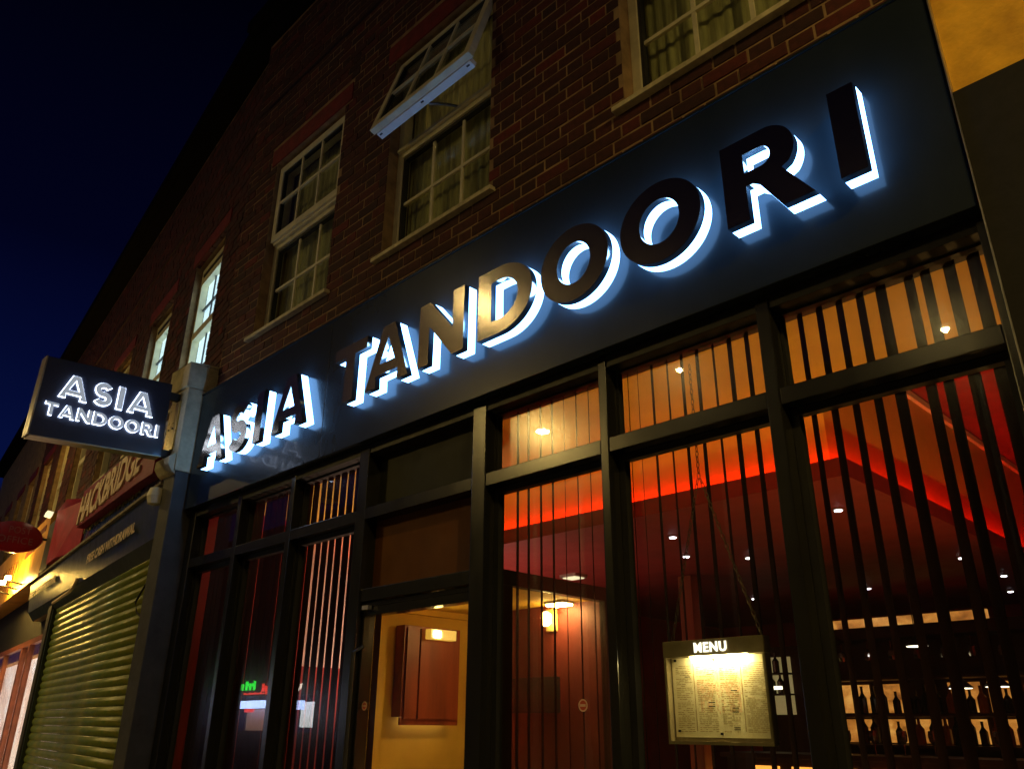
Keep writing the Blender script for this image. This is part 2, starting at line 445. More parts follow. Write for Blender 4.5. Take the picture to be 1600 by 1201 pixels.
def glyph(ch):
    """bold humanist capitals, cap height 1; returns rings and width"""
    t = 0.255
    if ch == 'I': return [[(0, 0), (t, 0), (t, 1), (0, 1)]], t
    if ch == 'T':
        w = 0.90; a = (w - t) / 2; b = 0.205
        return [[(a, 0), (a + t, 0), (a + t, 1 - b), (w, 1 - b), (w, 1), (0, 1), (0, 1 - b), (a, 1 - b)]], w
    if ch == 'N':
        w = 0.985
        return [[(0, 0), (t * .92, 0), (t * .92, 0.60), (w - t * .92, 0), (w, 0), (w, 1), (w - t * .92, 1), (w - t * .92, 0.42), (t * .92, 1), (0, 1)]], w
    if ch == 'A':
        w = 1.07; s = 0.27
        al, ar = 0.385, 0.685
        def lx(y): return al * y
        def li(y): return s + (w / 2 - s) * y / 0.80
        yb, yt = 0.19, 0.37
        out = [(0, 0), (s, 0), (li(yb) - 0.075, yb), (w - li(yb) + 0.075, yb), (w - s, 0), (w, 0), (ar, 1), (al, 1)]
        hole = [(li(yt) - 0.045, yt), (w - li(yt) + 0.045, yt), (w / 2, 0.79)]
        return [out, hole], w
    if ch == 'O':
        w = 1.09
        return [ell(w / 2, 0.5, w / 2, 0.515, 56), ell(w / 2, 0.5, w / 2 - 0.275, 0.285, 48)], w
    if ch == 'D':
        w = 1.02; rx_ = w - 0.42
        out = [(0, 0)] + ell(0.42, 0.5, rx_, 0.5, 36, -math.pi / 2, math.pi / 2) + [(0, 1)]
        hole = [(t, 0.205)] + ell(0.42, 0.5, rx_ - 0.26, 0.295, 30, -math.pi / 2, math.pi / 2) + [(t, 0.795)]
        return [out, hole], w
    if ch == 'R':
        w = 0.95; cx = 0.50; r = 0.315; yb = 0.37
        cy = (1 + yb) / 2; ry = (1 - yb) / 2
        bowl = ell(cx, cy, r, ry, 26, math.pi / 2, -math.pi / 4.2)
        out = [(0, 0), (t, 0), (t, 0.40), (0.335, 0.40), (0.41, 0.345), (0.62, 0), (w, 0), (0.655, 0.435)] + list(reversed(bowl)) + [(0, 1)]
        hole = [(t, 0.565), (0.44, 0.565)] + ell(0.44, 0.683, 0.115, 0.118, 14, -math.pi / 2, math.pi / 2) + [(t, 0.80)]
        return [out, hole], w
    if ch == 'S':
        w = 0.72; st = 0.225
        cx = w / 2; a = (w - st) / 2; b = (1 - st) / 4 + 0.005
        cu_, cl = 1 - st / 2 - b, st / 2 + b
        sp = ell(cx, cu_, a * 0.95, b, 22, R(28), R(265)) + ell(cx, cl, a, b, 22, R(85), R(-152))
        L, Rr = [], []
        for k in range(len(sp)):
            p0, p1 = sp[max(0, k - 1)], sp[min(len(sp) - 1, k + 1)]
            dx, dy = p1[0] - p0[0], p1[1] - p0[1]
            q = math.hypot(dx, dy) or 1
            L.append((sp[k][0] - dy / q * st / 2, sp[k][1] + dx / q * st / 2))
            Rr.append((sp[k][0] + dy / q * st / 2, sp[k][1] - dx / q * st / 2))
        return [L + list(reversed(Rr))], w
FACE_STREET = (R(90), 0, 0)
FACE_EAST = (R(90), 0, R(90))
FACE_TERRACE = (R(90), 0, -TH)

# ------------------------------------------------------------------ ground
struct("road", MB().box(-90, 60, -9.0, -3.3, -0.30, -0.12), M['asphalt'])
struct("far_pavement", MB().box(-90, 60, -80, -9.0, -0.28, 0.0), M['paving'])
struct("pavement", MB().box(-90, 60, -3.15, 40, -0.30, 0.0), M['paving'])
struct("kerb", MB().box(-90, 60, -3.3, -3.15, -0.28, 0.012), M['kerb'])

# ------------------------------------------------------------------ the brick building over the restaurant
bld = thing("restaurant_building", "dark brick upper storey with white sash-style windows above the long halo-lit restaurant sign", "building", (-3.2, 0.4, 0))
WINS = [(-5.44, -4.415), (-3.78, -2.768), (-1.81, -0.80)]
WZ0, WZ1 = 4.362, 6.02
YB = 0.10
mw = MB()
ylim = (YB + 0.0035, 0.34)
BR = -0.455
mw.box(-5.95, BR, *ylim, 3.62, WZ0)
mw.box(-5.95, BR, *ylim, WZ1, 7.70)
xs = [-5.95] + [q for w in WINS for q in w] + [BR]
for k in range(0, len(xs), 2): mw.box(xs[k], xs[k + 1], *ylim, WZ0, WZ1)
wall = part("brick_wall", mw, M['mortar'], bld)
CH = 0.0755
stretch_me = MB().box(-0.1075, 0.1075, -0.052, 0.05, -0.0325, 0.0325).mesh("stretcher_brick", 0.003)
head_me = MB().box(-0.051, 0.051, -0.052, 0.05, -0.0325, 0.0325).mesh("header_brick", 0.003)
cells = []
cam_p = Vector((0, -2.45, 1.6))
def clear_bricks(x0, x1, zc, wins, z0, z1):
    """cut a brick where a window opening crosses it"""
    if zc < z0 - 0.01 or zc > z1 + 0.01: return [(x0, x1)]
    segs = [(x0, x1)]
    for a, b in wins:
        nx = []
        for p, q in segs:
            if q <= a or p >= b: nx.append((p, q)); continue
            if p < a: nx.append((p, a - 0.004))
            if q > b: nx.append((b + 0.004, q))
        segs = nx
    return [s_ for s_ in segs if s_[1] - s_[0] > 0.03]
z = 3.70; row = 0
while z < 7.66:
    x = -5.94 - random.random() * 0.01 - (0.0 if row % 2 == 0 else 0.169)
    k = 0
    while x < BR:
        ln = 0.215 if (k % 2 == 0) else 0.102
        a, b = max(x, -5.945), min(x + ln, BR - 0.004)
        if b - a > 0.03:
            for p, q in clear_bricks(a, b, z, [(w0 - (0.09 if z > 5.99 else 0), w1 + (0.09 if z > 5.99 else 0)) for w0, w1 in WINS], WZ0, 6.20):
                cells.append((p, q, z))
        x += ln + 0.0105; k += 1
    z += CH; row += 1
def seen(p):
    d = Vector(p) - cam_p
    zc = d.dot(fw)
    u, v = 800 + 1263.45 * d.dot(rx) / zc, 600.5 + 1263.45 * d.dot(dn) / zc
    return 0 < u < 1600 and 0 < v < 1201
vis = sorted([c for c in cells if seen(((c[0] + c[1]) / 2, YB, c[2])) and c[2] > 3.98], key=lambda c: (Vector(((c[0] + c[1]) / 2, YB, c[2])) - cam_p).length / (0.35 + c[1] - c[0]))
single = set([c for c in vis if abs(c[1] - c[0] - 0.215) < 0.003 or abs(c[1] - c[0] - 0.102) < 0.003][:300])
rest = MB()
for c in cells:
    dy = random.uniform(-0.003, 0.003)
    if c in single:
        lng = c[1] - c[0] > 0.15
        place("brick", stretch_me if lng else head_me, M['brick'], wall, ((c[0] + c[1]) / 2, YB + 0.052 + dy, c[2] + random.uniform(-.002, .002)), (0, random.uniform(-.006, .006), 0))
    else:
        rest.box(c[0], c[1], YB + dy, YB + 0.10, c[2] - 0.0325, c[2] + 0.0325, random.random())
o = place("brick_courses", rest.mesh("brick_courses"), M['brick_attr'], wall); o['kind'] = 'stuff'
part("string_course", MB().box(-5.95, BR, YB - 0.02, YB + 0.1, 6.80, 6.815), M['brick_attr'], bld)
part("eaves", MB().box(-5.97, BR, -0.06, 0.34, 7.70, 7.80).box(-5.97, BR, -0.15, -0.06, 7.72, 7.84), M['roof'], bld)
part("roof", MB().prism([(-5.97, -0.05, 7.802), (-5.97, 4.5, 10.4), (-5.97, 4.5, 7.802)], (5.5, 0, 0)), M['roof'], bld)
# ragged lead flashing above the sign
fl = MB()
x = -5.94
while x < BR - 0.1:
    w_ = random.uniform(0.12, 0.34)
    fl.prism([(x, YB + 0.0, 4.00), (x, YB + 0.0, 4.045 + random.uniform(-.012, .02)), (x + w_, YB, 4.05 + random.uniform(-.014, .018)), (x + w_, YB, 4.00)], (0, -0.018 - random.random() * 0.012, 0))
    x += w_ + 0.002
part("flashing", fl, M['lead'], bld)

def grid_bars(mb, x0, x1, z0, z1, y, nx=3, nz=2, w=0.011, T=None):
    for k in range(1, nx):
        xx = x0 + (x1 - x0) * k / nx; mb.box(xx - w, xx + w, y, y + 0.012, z0, z1)
    for k in range(1, nz):
        zz = z0 + (z1 - z0) * k / nz; mb.box(x0, x1, y - 0.0025, y + 0.0145, zz - w, zz + w)

def ring(mb, x0, x1, z0, z1, y0, y1, w):
    mb.box(x0, x1, y0, y1, z0, z0 + w).box(x0, x1, y0, y1, z1 - w, z1)
    mb.box(x0, x0 + w, y0, y1, z0 + w, z1 - w).box(x1 - w, x1, y0, y1, z0 + w, z1 - w)

def pleats(mb, x0, x1, y, z0, z1, amp=0.006, per=0.062):
    n = int((x1 - x0) / (per / 6)); rows = []
    for k in range(n + 1):
        xx = x0 + (x1 - x0) * k / n
        yy = y + amp * math.sin(2 * math.pi * (xx / per + 0.4 * math.sin(xx * 7)))
        rows.append((mb.p(xx, yy, z0), mb.p(xx + 0.004 * math.sin(xx * 60), yy * 0.6 + y * 0.4, z1)))
    for a, b in zip(rows, rows[1:]): mb.f.append((a[0], b[0], b[1], a[1]))

cur_lab = ["net curtain in the closed window nearest the projecting sign", "net curtain hanging behind the open top-hung window", "patterned net curtain in the window cut by the top edge"]
for wi, (x0, x1) in enumerate(WINS):
    fy0, fy1 = 0.18, 0.25
    f = MB(); ring(f, x0, x1, WZ0 + 0.001, 5.985, fy0, fy1, 0.052)
    f.box(x0 + 0.052, x1 - 0.052, fy0 - 0.004, fy1, 5.168, 5.232)
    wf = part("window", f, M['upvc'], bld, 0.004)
    part("lintel", MB().box(x0 - 0.085, x1 + 0.085, YB - 0.006, YB + 0.12, 6.022, 6.185), M['lintel'], wf)
    part("sill", MB().box(x0 - 0.05, x1 + 0.055, 0.058, 0.30, 4.332, 4.3605), M['upvc_dirty'], wf, 0.004)
    part("drip_rail", MB().box(x0 + 0.03, x1 - 0.03, fy0 - 0.03, fy0 - 0.005, 5.205, 5.228), M['upvc'], wf)
    gz0, gz1 = WZ0 + 0.055, 5.166
    s_ = MB(); ring(s_, x0 + 0.0525, x1 - 0.0525, gz0 - 0.001, gz1, fy0 + 0.012, fy0 + 0.05, 0.018); part("rubber_seal", s_, M['seal'], wf)
    b_ = MB(); grid_bars(b_, x0 + 0.07, x1 - 0.07, gz0 + 0.016, gz1 - 0.018, 0.2045); part("glazing_bar", b_, M['upvc'], wf)
    part("pane", MB().box(x0 + 0.06, x1 - 0.06, 0.218, 0.222, gz0, gz1), M['glass_up'], wf)
    # upper sash
    sm = MB(); sh = 0.742
    X0, X1 = x0 + 0.012, x1 - 0.012
    ring(sm, X0, X1, -sh, 0, -0.045, 0.0, 0.058)
    sash_me = sm.mesh("top_sash", 0.004)
    ang = R(16.5) if wi == 1 else 0.0
    piv = (0, fy0 - 0.003, 5.972)
    sash = place("top_sash", sash_me, M['upvc'], bld, piv, (-ang, 0, 0))
    def sub(name, mb, mat):
        o = bpy.data.objects.new(name, mb.mesh(name)); o.data.materials.append(mat); COL.objects.link(o); o.parent = sash; return o
    g = MB(); grid_bars(g, X0 + 0.058, X1 - 0.058, -sh + 0.058, -0.058, -0.038); sub("glazing_bar", g, M['upvc'])
    g = MB(); ring(g, X0 + 0.0585, X1 - 0.0585, -sh + 0.0585, -0.0585, -0.036, -0.004, 0.014); sub("rubber_seal", g, M['seal'])
    sub("pane", MB().box(X0 + 0.06, X1 - 0.06, -0.024, -0.020, -sh + 0.06, -0.06), M['glass_up'])
    if wi == 1:
        sub("bottom_rail_track", MB().box(X0 + 0.03, X1 - 0.03, 0.001, 0.050, -sh - 0.012, -sh + 0.028), M['rail_lit'])
        hs = MB()
        for q in (X0 + 0.06, (X0 + X1) / 2, X1 - 0.06): hs.box(q - 0.012, q + 0.012, 0.012, 0.022, -sh - 0.016, -sh - 0.0125)
        sub("screw_cover", hs, M['seal'])
        part("window_stay", MB().tube([((x0 + x1) / 2 + 0.02, 0.02, 5.245), ((x0 + x1) / 2 + 0.10, 0.10, 5.236), ((x0 + x1) / 2 + 0.16, 0.2, 5.232)], 0.009), M['lamp_metal'], wf)
    cm = MB(); pleats(cm, x0 + 0.02, x1 - 0.02, 0.285, WZ0 + 0.02, 5.97)
    solo("net_curtain", cm, M['net'], cur_lab[wi], "curtain", "net curtains in the dark upper windows")
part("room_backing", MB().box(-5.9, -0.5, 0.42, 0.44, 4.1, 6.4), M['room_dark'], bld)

# ------------------------------------------------------------------ fascia sign
fs = thing("fascia_sign", "long anthracite restaurant fascia with large halo-lit steel letters", "sign", (-3.2, 0.05, 3.07))
part("fascia_panel", MB().box(-4.101, -0.462, 0.0, 0.07, 3.07, 3.985), M['fascia'], fs, 0.003)
part("fascia_panel", MB().box(-5.935, -4.106, 0.0, 0.07, 3.07, 3.985), M['fascia'], fs, 0.003)
part("joint_strip", MB().box(-4.1055, -4.1015, 0.004, 0.06, 3.075, 3.98), M['alu'], fs)
part("end_trim", MB().box(-0.4540, -0.4500, -0.010, 0.09, 2.0, 4.6), M['alu'], fs)
part("top_capping", MB().box(-5.94, -0.462, -0.006, 0.095, 3.986, 3.998), M['fascia'], fs)
part("soffit_board", MB().box(-5.935, -0.47, 0.071, 0.30, 3.062, 3.09), M['frame_in'], fs)
CAP = 0.36
ZB = 3.305
LET = [('A', -5.625), ('S', -5.175), ('I', -4.815), ('A', -4.575), ('T', -3.88), ('A', -3.545), ('N', -3.078), ('D', -2.617), ('O', -2.196), ('O', -1.738), ('R', -1.243), ('I', -0.810)]
for ch, x in LET:
    rings, w = glyph(ch)
    rr = [[(a * CAP, b * CAP) for a, b in r] for r in rings]
    tl = place("letter", outline_mesh("letter_face", rr, 0.003, 0.0872), M['steel'], fs, (x, 0, ZB), FACE_STREET)
    tl['label'] = "raised steel letter " + ch
    for nm, d, z0, mt in (("letter_return", 0.0300, 0.0570, 'steel_side'), ("halo_light", 0.0485, 0.0082, 'led')):
        o = bpy.data.objects.new(nm, outline_mesh(nm, rr, d, z0)); o.data.materials.append(M[mt]); COL.objects.link(o); o.parent = tl

# ------------------------------------------------------------------ pilaster and projecting sign
pil = thing("pilaster", "pale stone pilaster with corbel block standing between the restaurant and the shuttered shop", "pilaster", (-6.1, 0, 0))
part("shaft", MB().box(-6.235, -5.952, -0.115, 0.3, 3.36, 4.035), M['stone'], pil, 0.006)
part("lower_shaft", MB().box(-6.16, -5.965, -0.10, 0.3, 0.0, 3.36), M['stone_dark'], pil, 0.006)
part("corbel", MB().box(-6.30, -5.950, -0.135, 0.3, 4.038, 4.245), M['stone'], pil, 0.012)
part("corbel_cap", MB().prism([(-6.30, -0.135, 4.246), (-6.30, 0.3, 4.246), (-6.30, 0.3, 4.29)], (0.35, 0, 0)), M['stone'], pil)
cs = MB(); cs.prism([(-6.22, -0.117, 3.50), (-6.22, -0.165, 3.46), (-6.22, -0.165, 3.40), (-6.22, -0.13, 3.35), (-6.22, -0.101, 3.33), (-6.22, -0.101, 3.5)], (0.25, 0, 0))
part("console_bracket", cs, M['stone'], pil, 0.006)
solo("security_sensor", MB().lathe((-6.215, -0.12, 3.14), [(0.02, 0.13), (0.05, 0.12), (0.065, 0.06), (0.05, 0.0), (0.02, -0.01)], 14), M['upvc'], "small pale rounded sensor on the pilaster beside the navy fascia", "sensor")

ps = thing("projecting_sign", "square dark projecting sign with white lit letters on brackets at the pilaster", "sign", (-6.1, -0.12, 3.7))
SX = -6.05
part("sign_panel", MB().prism([(SX - 0.11, -1.105, 3.418), (SX - 0.11, -0.197, 3.47), (SX - 0.11, -0.207, 4.056), (SX - 0.11, -1.10, 4.006)], (0.11, 0, 0)), M['sign_panel'], ps, 0.003)
part("edge_strip", MB().prism([(SX - 0.112, -1.116, 3.415), (SX - 0.112, -1.106, 3.416), (SX - 0.112, -1.101, 4.008), (SX - 0.112, -1.111, 4.008)], (0.114, 0, 0)), M['sign_edge'], ps)
part("edge_strip", MB().prism([(SX - 0.112, -1.10, 3.409), (SX - 0.112, -0.198, 3.461), (SX - 0.112, -0.198, 3.469), (SX - 0.112, -1.10, 3.417)], (0.114, 0, 0)), M['sign_edge'], ps)
for zz in (3.975, 3.505):
    part("bracket", MB().box(SX - 0.075, SX - 0.035, -0.21, -0.115, zz - 0.03, zz + 0.03), M['black'], ps, 0.003)
mp = part("mounting_plate", MB().box(-6.215, -6.045, -0.128, -0.1155, 3.54, 3.94), M['brass'], ps, 0.002)
part("screw", MB().lathe((-6.10, -0.13, 3.72), [(0.008, -0.006), (0.008, 0.006)], 8).lathe((-6.17, -0.13, 3.72), [(0.008, -0.006), (0.008, 0.006)], 8), M['black'], mp)
def sign_text(word, y0, y1, z0, h, tilt):
    ws = [glyph(c)[1] for c in word]
    gap = ((y1 - y0) / h - sum(ws)) / (len(word) - 1)
    u = 0.0
    for c, w in zip(word, ws):
        rings, _ = glyph(c)
        rr = [[(a * h, b * h) for a, b in r] for r in rings]
        y = y0 + u * h
        t = place("letter", outline_mesh("sign_letter", rr, 0.004, 0.016, -h * 0.012), M['face_glow'], ps, (SX, y, z0 + tilt * (y - y0)), FACE_EAST)
        t['label'] = "pale letter " + c + " with lit outline"
        o = bpy.data.objects.new("halo_light", outline_mesh("sign_halo", rr, 0.012, 0.0035)); o.data.materials.append(M['led_small']); COL.objects.link(o); o.parent = t
        u += w + gap
sign_text("ASIA", -0.985, -0.318, 3.728, 0.178, 0.032)
sign_text("TANDOORI", -1.052, -0.252, 3.578, 0.096, 0.028)

# ------------------------------------------------------------------ shopfront
sf = thing("shopfront", "anthracite framed glazed restaurant front under the long lit fascia", "shopfront", (-3.2, 0.1, 0))
Y0, Y1, YG = 0.06, 0.17, 0.15
MULL = [(-5.95, -5.853), (-5.20, -5.152), (-4.505, -4.455), (-3.76, -3.67), (-2.80, -2.705), (-2.005, -1.962), (-1.25, -1.198), (-0.49, -0.463)]
for a, b in MULL: part("mullion", MB().box(a, b, Y0, Y1, 0.02, 3.055), M['frame'], sf, 0.004)
part("head_rail", MB().box(-5.95, -0.463, Y0 + 0.006, Y1 - 0.003, 3.018, 3.0605), M['frame_in'], sf)
BAYS = [(MULL[k][1], MULL[k + 1][0]) for k in range(7)]
for k, (a, b) in enumerate(BAYS):
    part("transom", MB().box(a + 0.001, b - 0.001, Y0 + 0.003, Y1 - 0.004, 2.637, 2.700), M['frame'], sf, 0.003)
    if k == 3: continue
    bd = MB(); ring(bd, a + 0.001, b - 0.001, 0.55, 2.636, YG - 0.025, YG + 0.012, 0.028); part("glazing_bead", bd, M['frame_in'], sf)
    bd = MB(); ring(bd, a + 0.001, b - 0.001, 2.701, 3.017, YG - 0.02, YG + 0.012, 0.010); part("glazing_bead", bd, M['frame_in'], sf)
    part("pane", MB().box(a + 0.012, b - 0.012, YG - 0.003, YG + 0.003, 0.57, 2.62), M['glass'], sf)
    part("pane", MB().box(a + 0.008, b - 0.008, YG - 0.003, YG + 0.003, 2.708, 3.012), M['glass'], sf)
    part("stallriser", MB().box(a + 0.001, b - 0.001, Y0 + 0.02, Y1, 0.02, 0.545), M['frame'], sf, 0.004)
a, b = BAYS[3]
part("transom_panel", MB().box(a, b, YG - 0.004, YG + 0.01, 2.701, 3.017), M['dark_board'], sf, label="dark boarded panel over the door")
part("transom_panel", MB().box(a, b, YG - 0.004, YG + 0.01, 2.262, 2.636), M['frosted'], sf, label="brown boarded panel over the door")
part("door_head", MB().box(a + 0.001, b - 0.001, Y0 + 0.012, Y1 - 0.002, 2.196, 2.262), M['frame'], sf, 0.004)
dm = MB(); ring(dm, a + 0.004, b - 0.004, 0.03, 2.193, Y0 + 0.03, Y1 - 0.01, 0.024); dm.box(a + 0.028, b - 0.028, Y0 + 0.034, Y1 - 0.014, 2.125, 2.169)
door = part("door", dm, M['frame'], sf, 0.003)
part("pane", MB().box(a + 0.02, b - 0.02, YG - 0.03, YG - 0.024, 0.05, 2.13), M['glass'], door)
part("handle", MB().tube([(-3.628, 0.085, 1.12), (-3.628, 0.03, 1.15), (-3.628, 0.03, 1.94), (-3.628, 0.085, 1.97)], 0.011), M['black'], door)
part("door_closer", MB().box(-3.63, -3.58, 0.062, 0.088, 2.152, 2.172), M['alu'], door)

def sticker(x, y, zc, r, ring_mat, bar_mat, lab):
    t = thing("door_sticker", lab, "sticker", (x, y, zc))
    place("ring", outline_mesh("sticker_ring", [ell(0, 0, r, r, 28), ell(0, 0, r * 0.78, r * 0.78, 24)], 0.001), M[ring_mat], t, (x, y, zc), FACE_STREET)
    place("disc", outline_mesh("sticker_disc", [ell(0, 0, r * 0.76, r * 0.76, 24)], 0.0008), M['stick_red'], t, (x, y, zc), FACE_STREET)
    place("bar", outline_mesh("sticker_bar", [[(-r * .62, -r * .2), (r * .62, -r * .2), (r * .62, r * .2), (-r * .62, r * .2)]], 0.001, 0.001), M[bar_mat], t, (x, y, zc), FACE_STREET)
sticker(-2.207, 0.1455, 1.676, 0.023, 'stick_pale', 'stick_pale', "round red sticker with a pale bar on the fixed pane right beside the door bay")
sticker(-3.62, 0.1155, 1.688, 0.021, 'stick_pale', 'stick_pale', "small round sticker on the door's own glass near its handle side")

# ------------------------------------------------------------------ restaurant interior
rm = thing("restaurant_room", "red dining room with tray ceiling seen through the shopfront glass", "room", (-3.2, 2, 0))
part("floor", MB().box(-5.9, -0.42, 0.18, 7.4, 0.02, 0.05), M['dark_wood'], rm)
part("party_wall", MB().box(-5.95, -5.90, 0.172, 7.4, 0.05, 3.7), M['red_wall'], rm, label="left party wall, dark red")
part("party_wall", MB().box(-0.42, -0.36, 0.172, 7.4, 0.05, 3.7), M['red_wall'], rm)
part("rear_wall", MB().box(-5.9, -0.42, 7.3, 7.4, 0.05, 3.7), M['red_wall'], rm)
part("window_ceiling", MB().box(-5.9, -0.421, 0.29, 1.50, 3.13, 3.30), M['ceil'], rm)
part("blind_recess", MB().box(-5.9, -0.421, 0.172, 0.289, 3.25, 3.30), M['ceil'], rm)
part("upper_ceiling", MB().box(-5.9, -0.421, 1.501, 7.3, 3.76, 3.86), M['red_soffit'], rm)
CX = -1.626
part("bulkhead", MB().box(-5.9, CX - 0.12, 1.70, 1.78, 2.89, 3.759).box(CX - 0.20, CX - 0.12, 1.781, 7.3, 2.89, 3.759), M['ceil'], rm)
sof = part("lowered_soffit", MB().box(-5.9, CX - 0.012, 1.589, 7.3, 2.80, 2.885), M['red_soffit'], rm)
part("lip", MB().box(-5.9, CX, 1.577, 1.588, 2.795, 2.895).box(CX - 0.011, CX, 1.5885, 7.3, 2.795, 2.895), M['red_soffit'], rm)
part("led_strip", MB().box(-5.88, CX - 0.10, 1.655, 1.675, 2.8855, 2.895).box(CX - 0.095, CX - 0.075, 1.66, 7.2, 2.8855, 2.895), M['red_led'], rm)
part("added_amber_strip", MB().box(-5.88, -0.45, 1.5005, 1.512, 3.15, 3.25), M['added_cove'], rm)  # unseen glowing strip, added to warm the bulkhead wall
part("cornice", MB().box(CX - 0.119, CX - 0.09, 1.79, 7.2, 3.70, 3.745), M['upvc'], rm)
part("pale_wall_panel", MB().box(-5.899, -5.885, 1.10, 2.4, 2.02, 3.55), M['pink_wall'], rm)
# blinds
def vane_mesh(top, bot):
    w, t = 0.0445, 0.0012
    pts = [(-w, 0, bot), (w, 0, bot), (w, 0, top - 0.055), (w * 0.42, 0, top - 0.012), (w * 0.42, 0, top), (-w * 0.42, 0, top), (-w * 0.42, 0, top - 0.012), (-w, 0, top - 0.055)]
    return MB().prism([(p[0], -t, p[2]) for p in pts], (0, 2 * t, 0)).mesh("vane")
vm_long = vane_mesh(3.135, 0.35)
vm_short = vane_mesh(3.135, 1.895)
BL = [(0, "vertical blind behind the end bay beside the pilaster", vm_long), (1, "vertical blind behind the second bay from the pilaster", vm_long), (2, "short vertical blind ending halfway down the bay left of the door", vm_long),
      (4, "vertical blind behind the bay right of the door", vm_long), (5, "vertical blind behind the bay with the hanging menu case", vm_long), (6, "vertical blind in front of the bar in the last bay", vm_long)]
YV = 0.250
for k, lab, vm in BL:
    a, b = BAYS[k]
    t = thing("vertical_blind", lab, "blind", ((a + b) / 2, YV, 3.14), "vertical blinds behind the shopfront glass")
    part("head_track", MB().box(a + 0.005, b - 0.005, YV - 0.02, YV + 0.02, 3.1365, 3.165), M['frame_in'], t)
    x = a + 0.03
    n = 0
    while x < b + 0.03:
        xx = x + (0.022 if (k == 6 and n == 5) else 0)
        place("vane", vm, M['vane'], t, (xx, YV + random.uniform(-.003, .003), 0), (0, 0, R(90 + 37 + random.gauss(0, 2.6))))
        x += 0.0762; n += 1

# vestibule behind the door
vs = thing("vestibule", "yellow plastered entrance lobby seen through the glass door", "lobby", (-3.3, 0.7, 0))
part("side_wall", MB().box(-3.86, -3.80, 0.172, 1.02, 0.05, 2.60), M['yellow_plaster'], vs)
part("back_wall", MB().box(-3.799, -2.76, 0.98, 1.02, 0.05, 2.25), M['lobby_red'], vs)
sc = part("glass_screen", MB().box(-2.755, -2.715, 0.172, 0.26, 0.05, 2.20).box(-2.755, -2.715, 0.94, 1.02, 0.05, 2.20).box(-2.755, -2.715, 0.261, 0.939, 0.05, 0.30).box(-2.757, -2.713, 0.172, 1.02, 2.201, 2.27), M['dark_wood'], vs)
part("pane", MB().box(-2.737, -2.732, 0.262, 0.938, 0.301, 2.20), M['glass'], sc)
part("ceiling", MB().box(-3.799, -2.761, 0.172, 0.979, 2.22, 2.25), M['yellow_plaster'], vs)
part("coving", MB().box(-3.799, -3.765, 0.20, 0.975, 2.185, 2.219), M['yellow_plaster'], vs)
wc = thing("wall_cabinet", "dark red timber cabinet on the lobby wall lit from below", "cabinet", (-3.8, 0.6, 1.6))
part("case", MB().box(-3.799, -3.72, 0.42, 0.83, 1.64, 2.115).box(-3.735, -3.72, 0.42, 0.83, 1.600, 1.639), M['red_wood'], wc, 0.002)
part("door_panel", MB().box(-3.7195, -3.708, 0.435, 0.52, 1.63, 2.10).box(-3.7195, -3.706, 0.53, 0.815, 1.63, 2.10), M['red_wood'], wc)
part("under_lamp", MB().box(-3.775, -3.75, 0.46, 0.79, 1.628, 1.6385), M['white_glow'], wc)
ll = thing("lobby_lamp", "small yellow glass box lamp at the head of the lobby cabinet", "lamp", (-3.70, 0.65, 2.04))
part("lamp_shade", MB().box(-3.7045, -3.655, 0.555, 0.745, 2.045, 2.10), M['lobby_shade'], ll, 0.004)
part("bulb", MB().box(-3.6545, -3.648, 0.575, 0.625, 2.055, 2.090), M['lobby_bulb'], ll, 0.003)
tl_ = thing("ceiling_light", "flat white ceiling light at the inner end of the entrance lobby", "lamp", (-3.0, 0.9, 2.2))
part("rim", MB().box(-3.07, -2.93, 0.85, 0.95, 2.207, 2.2195), M['alu'], tl_)
part("diffuser", MB().box(-3.06, -2.94, 0.86, 0.94, 2.198, 2.2065), M['lobby_lens'], tl_)

# tables with unseen lamps, added below the sill line to light the tray ceiling
def table(x, y, lab, lab2, en=19, lc=(1.0, 0.52, 0.14)):
    t = thing("dining_table", lab, "table", (x, y, 0.05))
    part("table_top", MB().box(x - 0.35, x + 0.35, y - 0.35, y + 0.35, 0.74, 0.775), M['dark_wood'], t, 0.005)
    part("pedestal", MB().lathe((x, y, 0.05), [(0.22, 0.0), (0.22, 0.03), (0.05, 0.05), (0.05, 0.69)], 14), M['black'], t)
    l_ = thing("added_table_lamp", lab2, "lamp", (x, y, 0.775))
    part("base", MB().lathe((x, y, 0.776), [(0.06, 0), (0.05, 0.02), (0.012, 0.04), (0.012, 0.16)], 12), M['brass'], l_)
    part("lamp_shade", MB().lathe((x, y, 0.93), [(0.085, 0.0), (0.085, 0.16)], 16), M['added_table_lamp'], l_)
    ld = bpy.data.lights.new("added_table_lamp_light", 'SPOT')
    ld.energy = en; ld.color = lc; ld.spot_size = R(128); ld.spot_blend = 0.85; ld.shadow_soft_size = 0.05
    lo = bpy.data.objects.new("added_table_lamp_light", ld); COL.objects.link(lo); lo.parent = l_
    lo.location = (0, 0, 0.33); lo.rotation_euler = (R(180), 0, 0)
for x, y, q in ((-0.90, 0.62, "the last bay"), (-1.66, 0.62, "the menu case"), (-2.25, 0.62, "the bay right of the door")):
    table(x, y, "small dark dining table just inside " + q, "small added amber table lamp, out of view, just inside " + q)
table(-0.85, 2.5, "small dark dining table deeper inside the last bay", "small added amber table lamp, out of view, deeper inside the last bay", 60)  # lamp added to brighten the bulkhead's side wall
table(-5.2, 1.75, "small dark dining table by the left party wall", "small added amber table lamp, out of view, by the left party wall", 190, (1.0, 0.66, 0.50))  # lamp added to brighten the pale wall panel

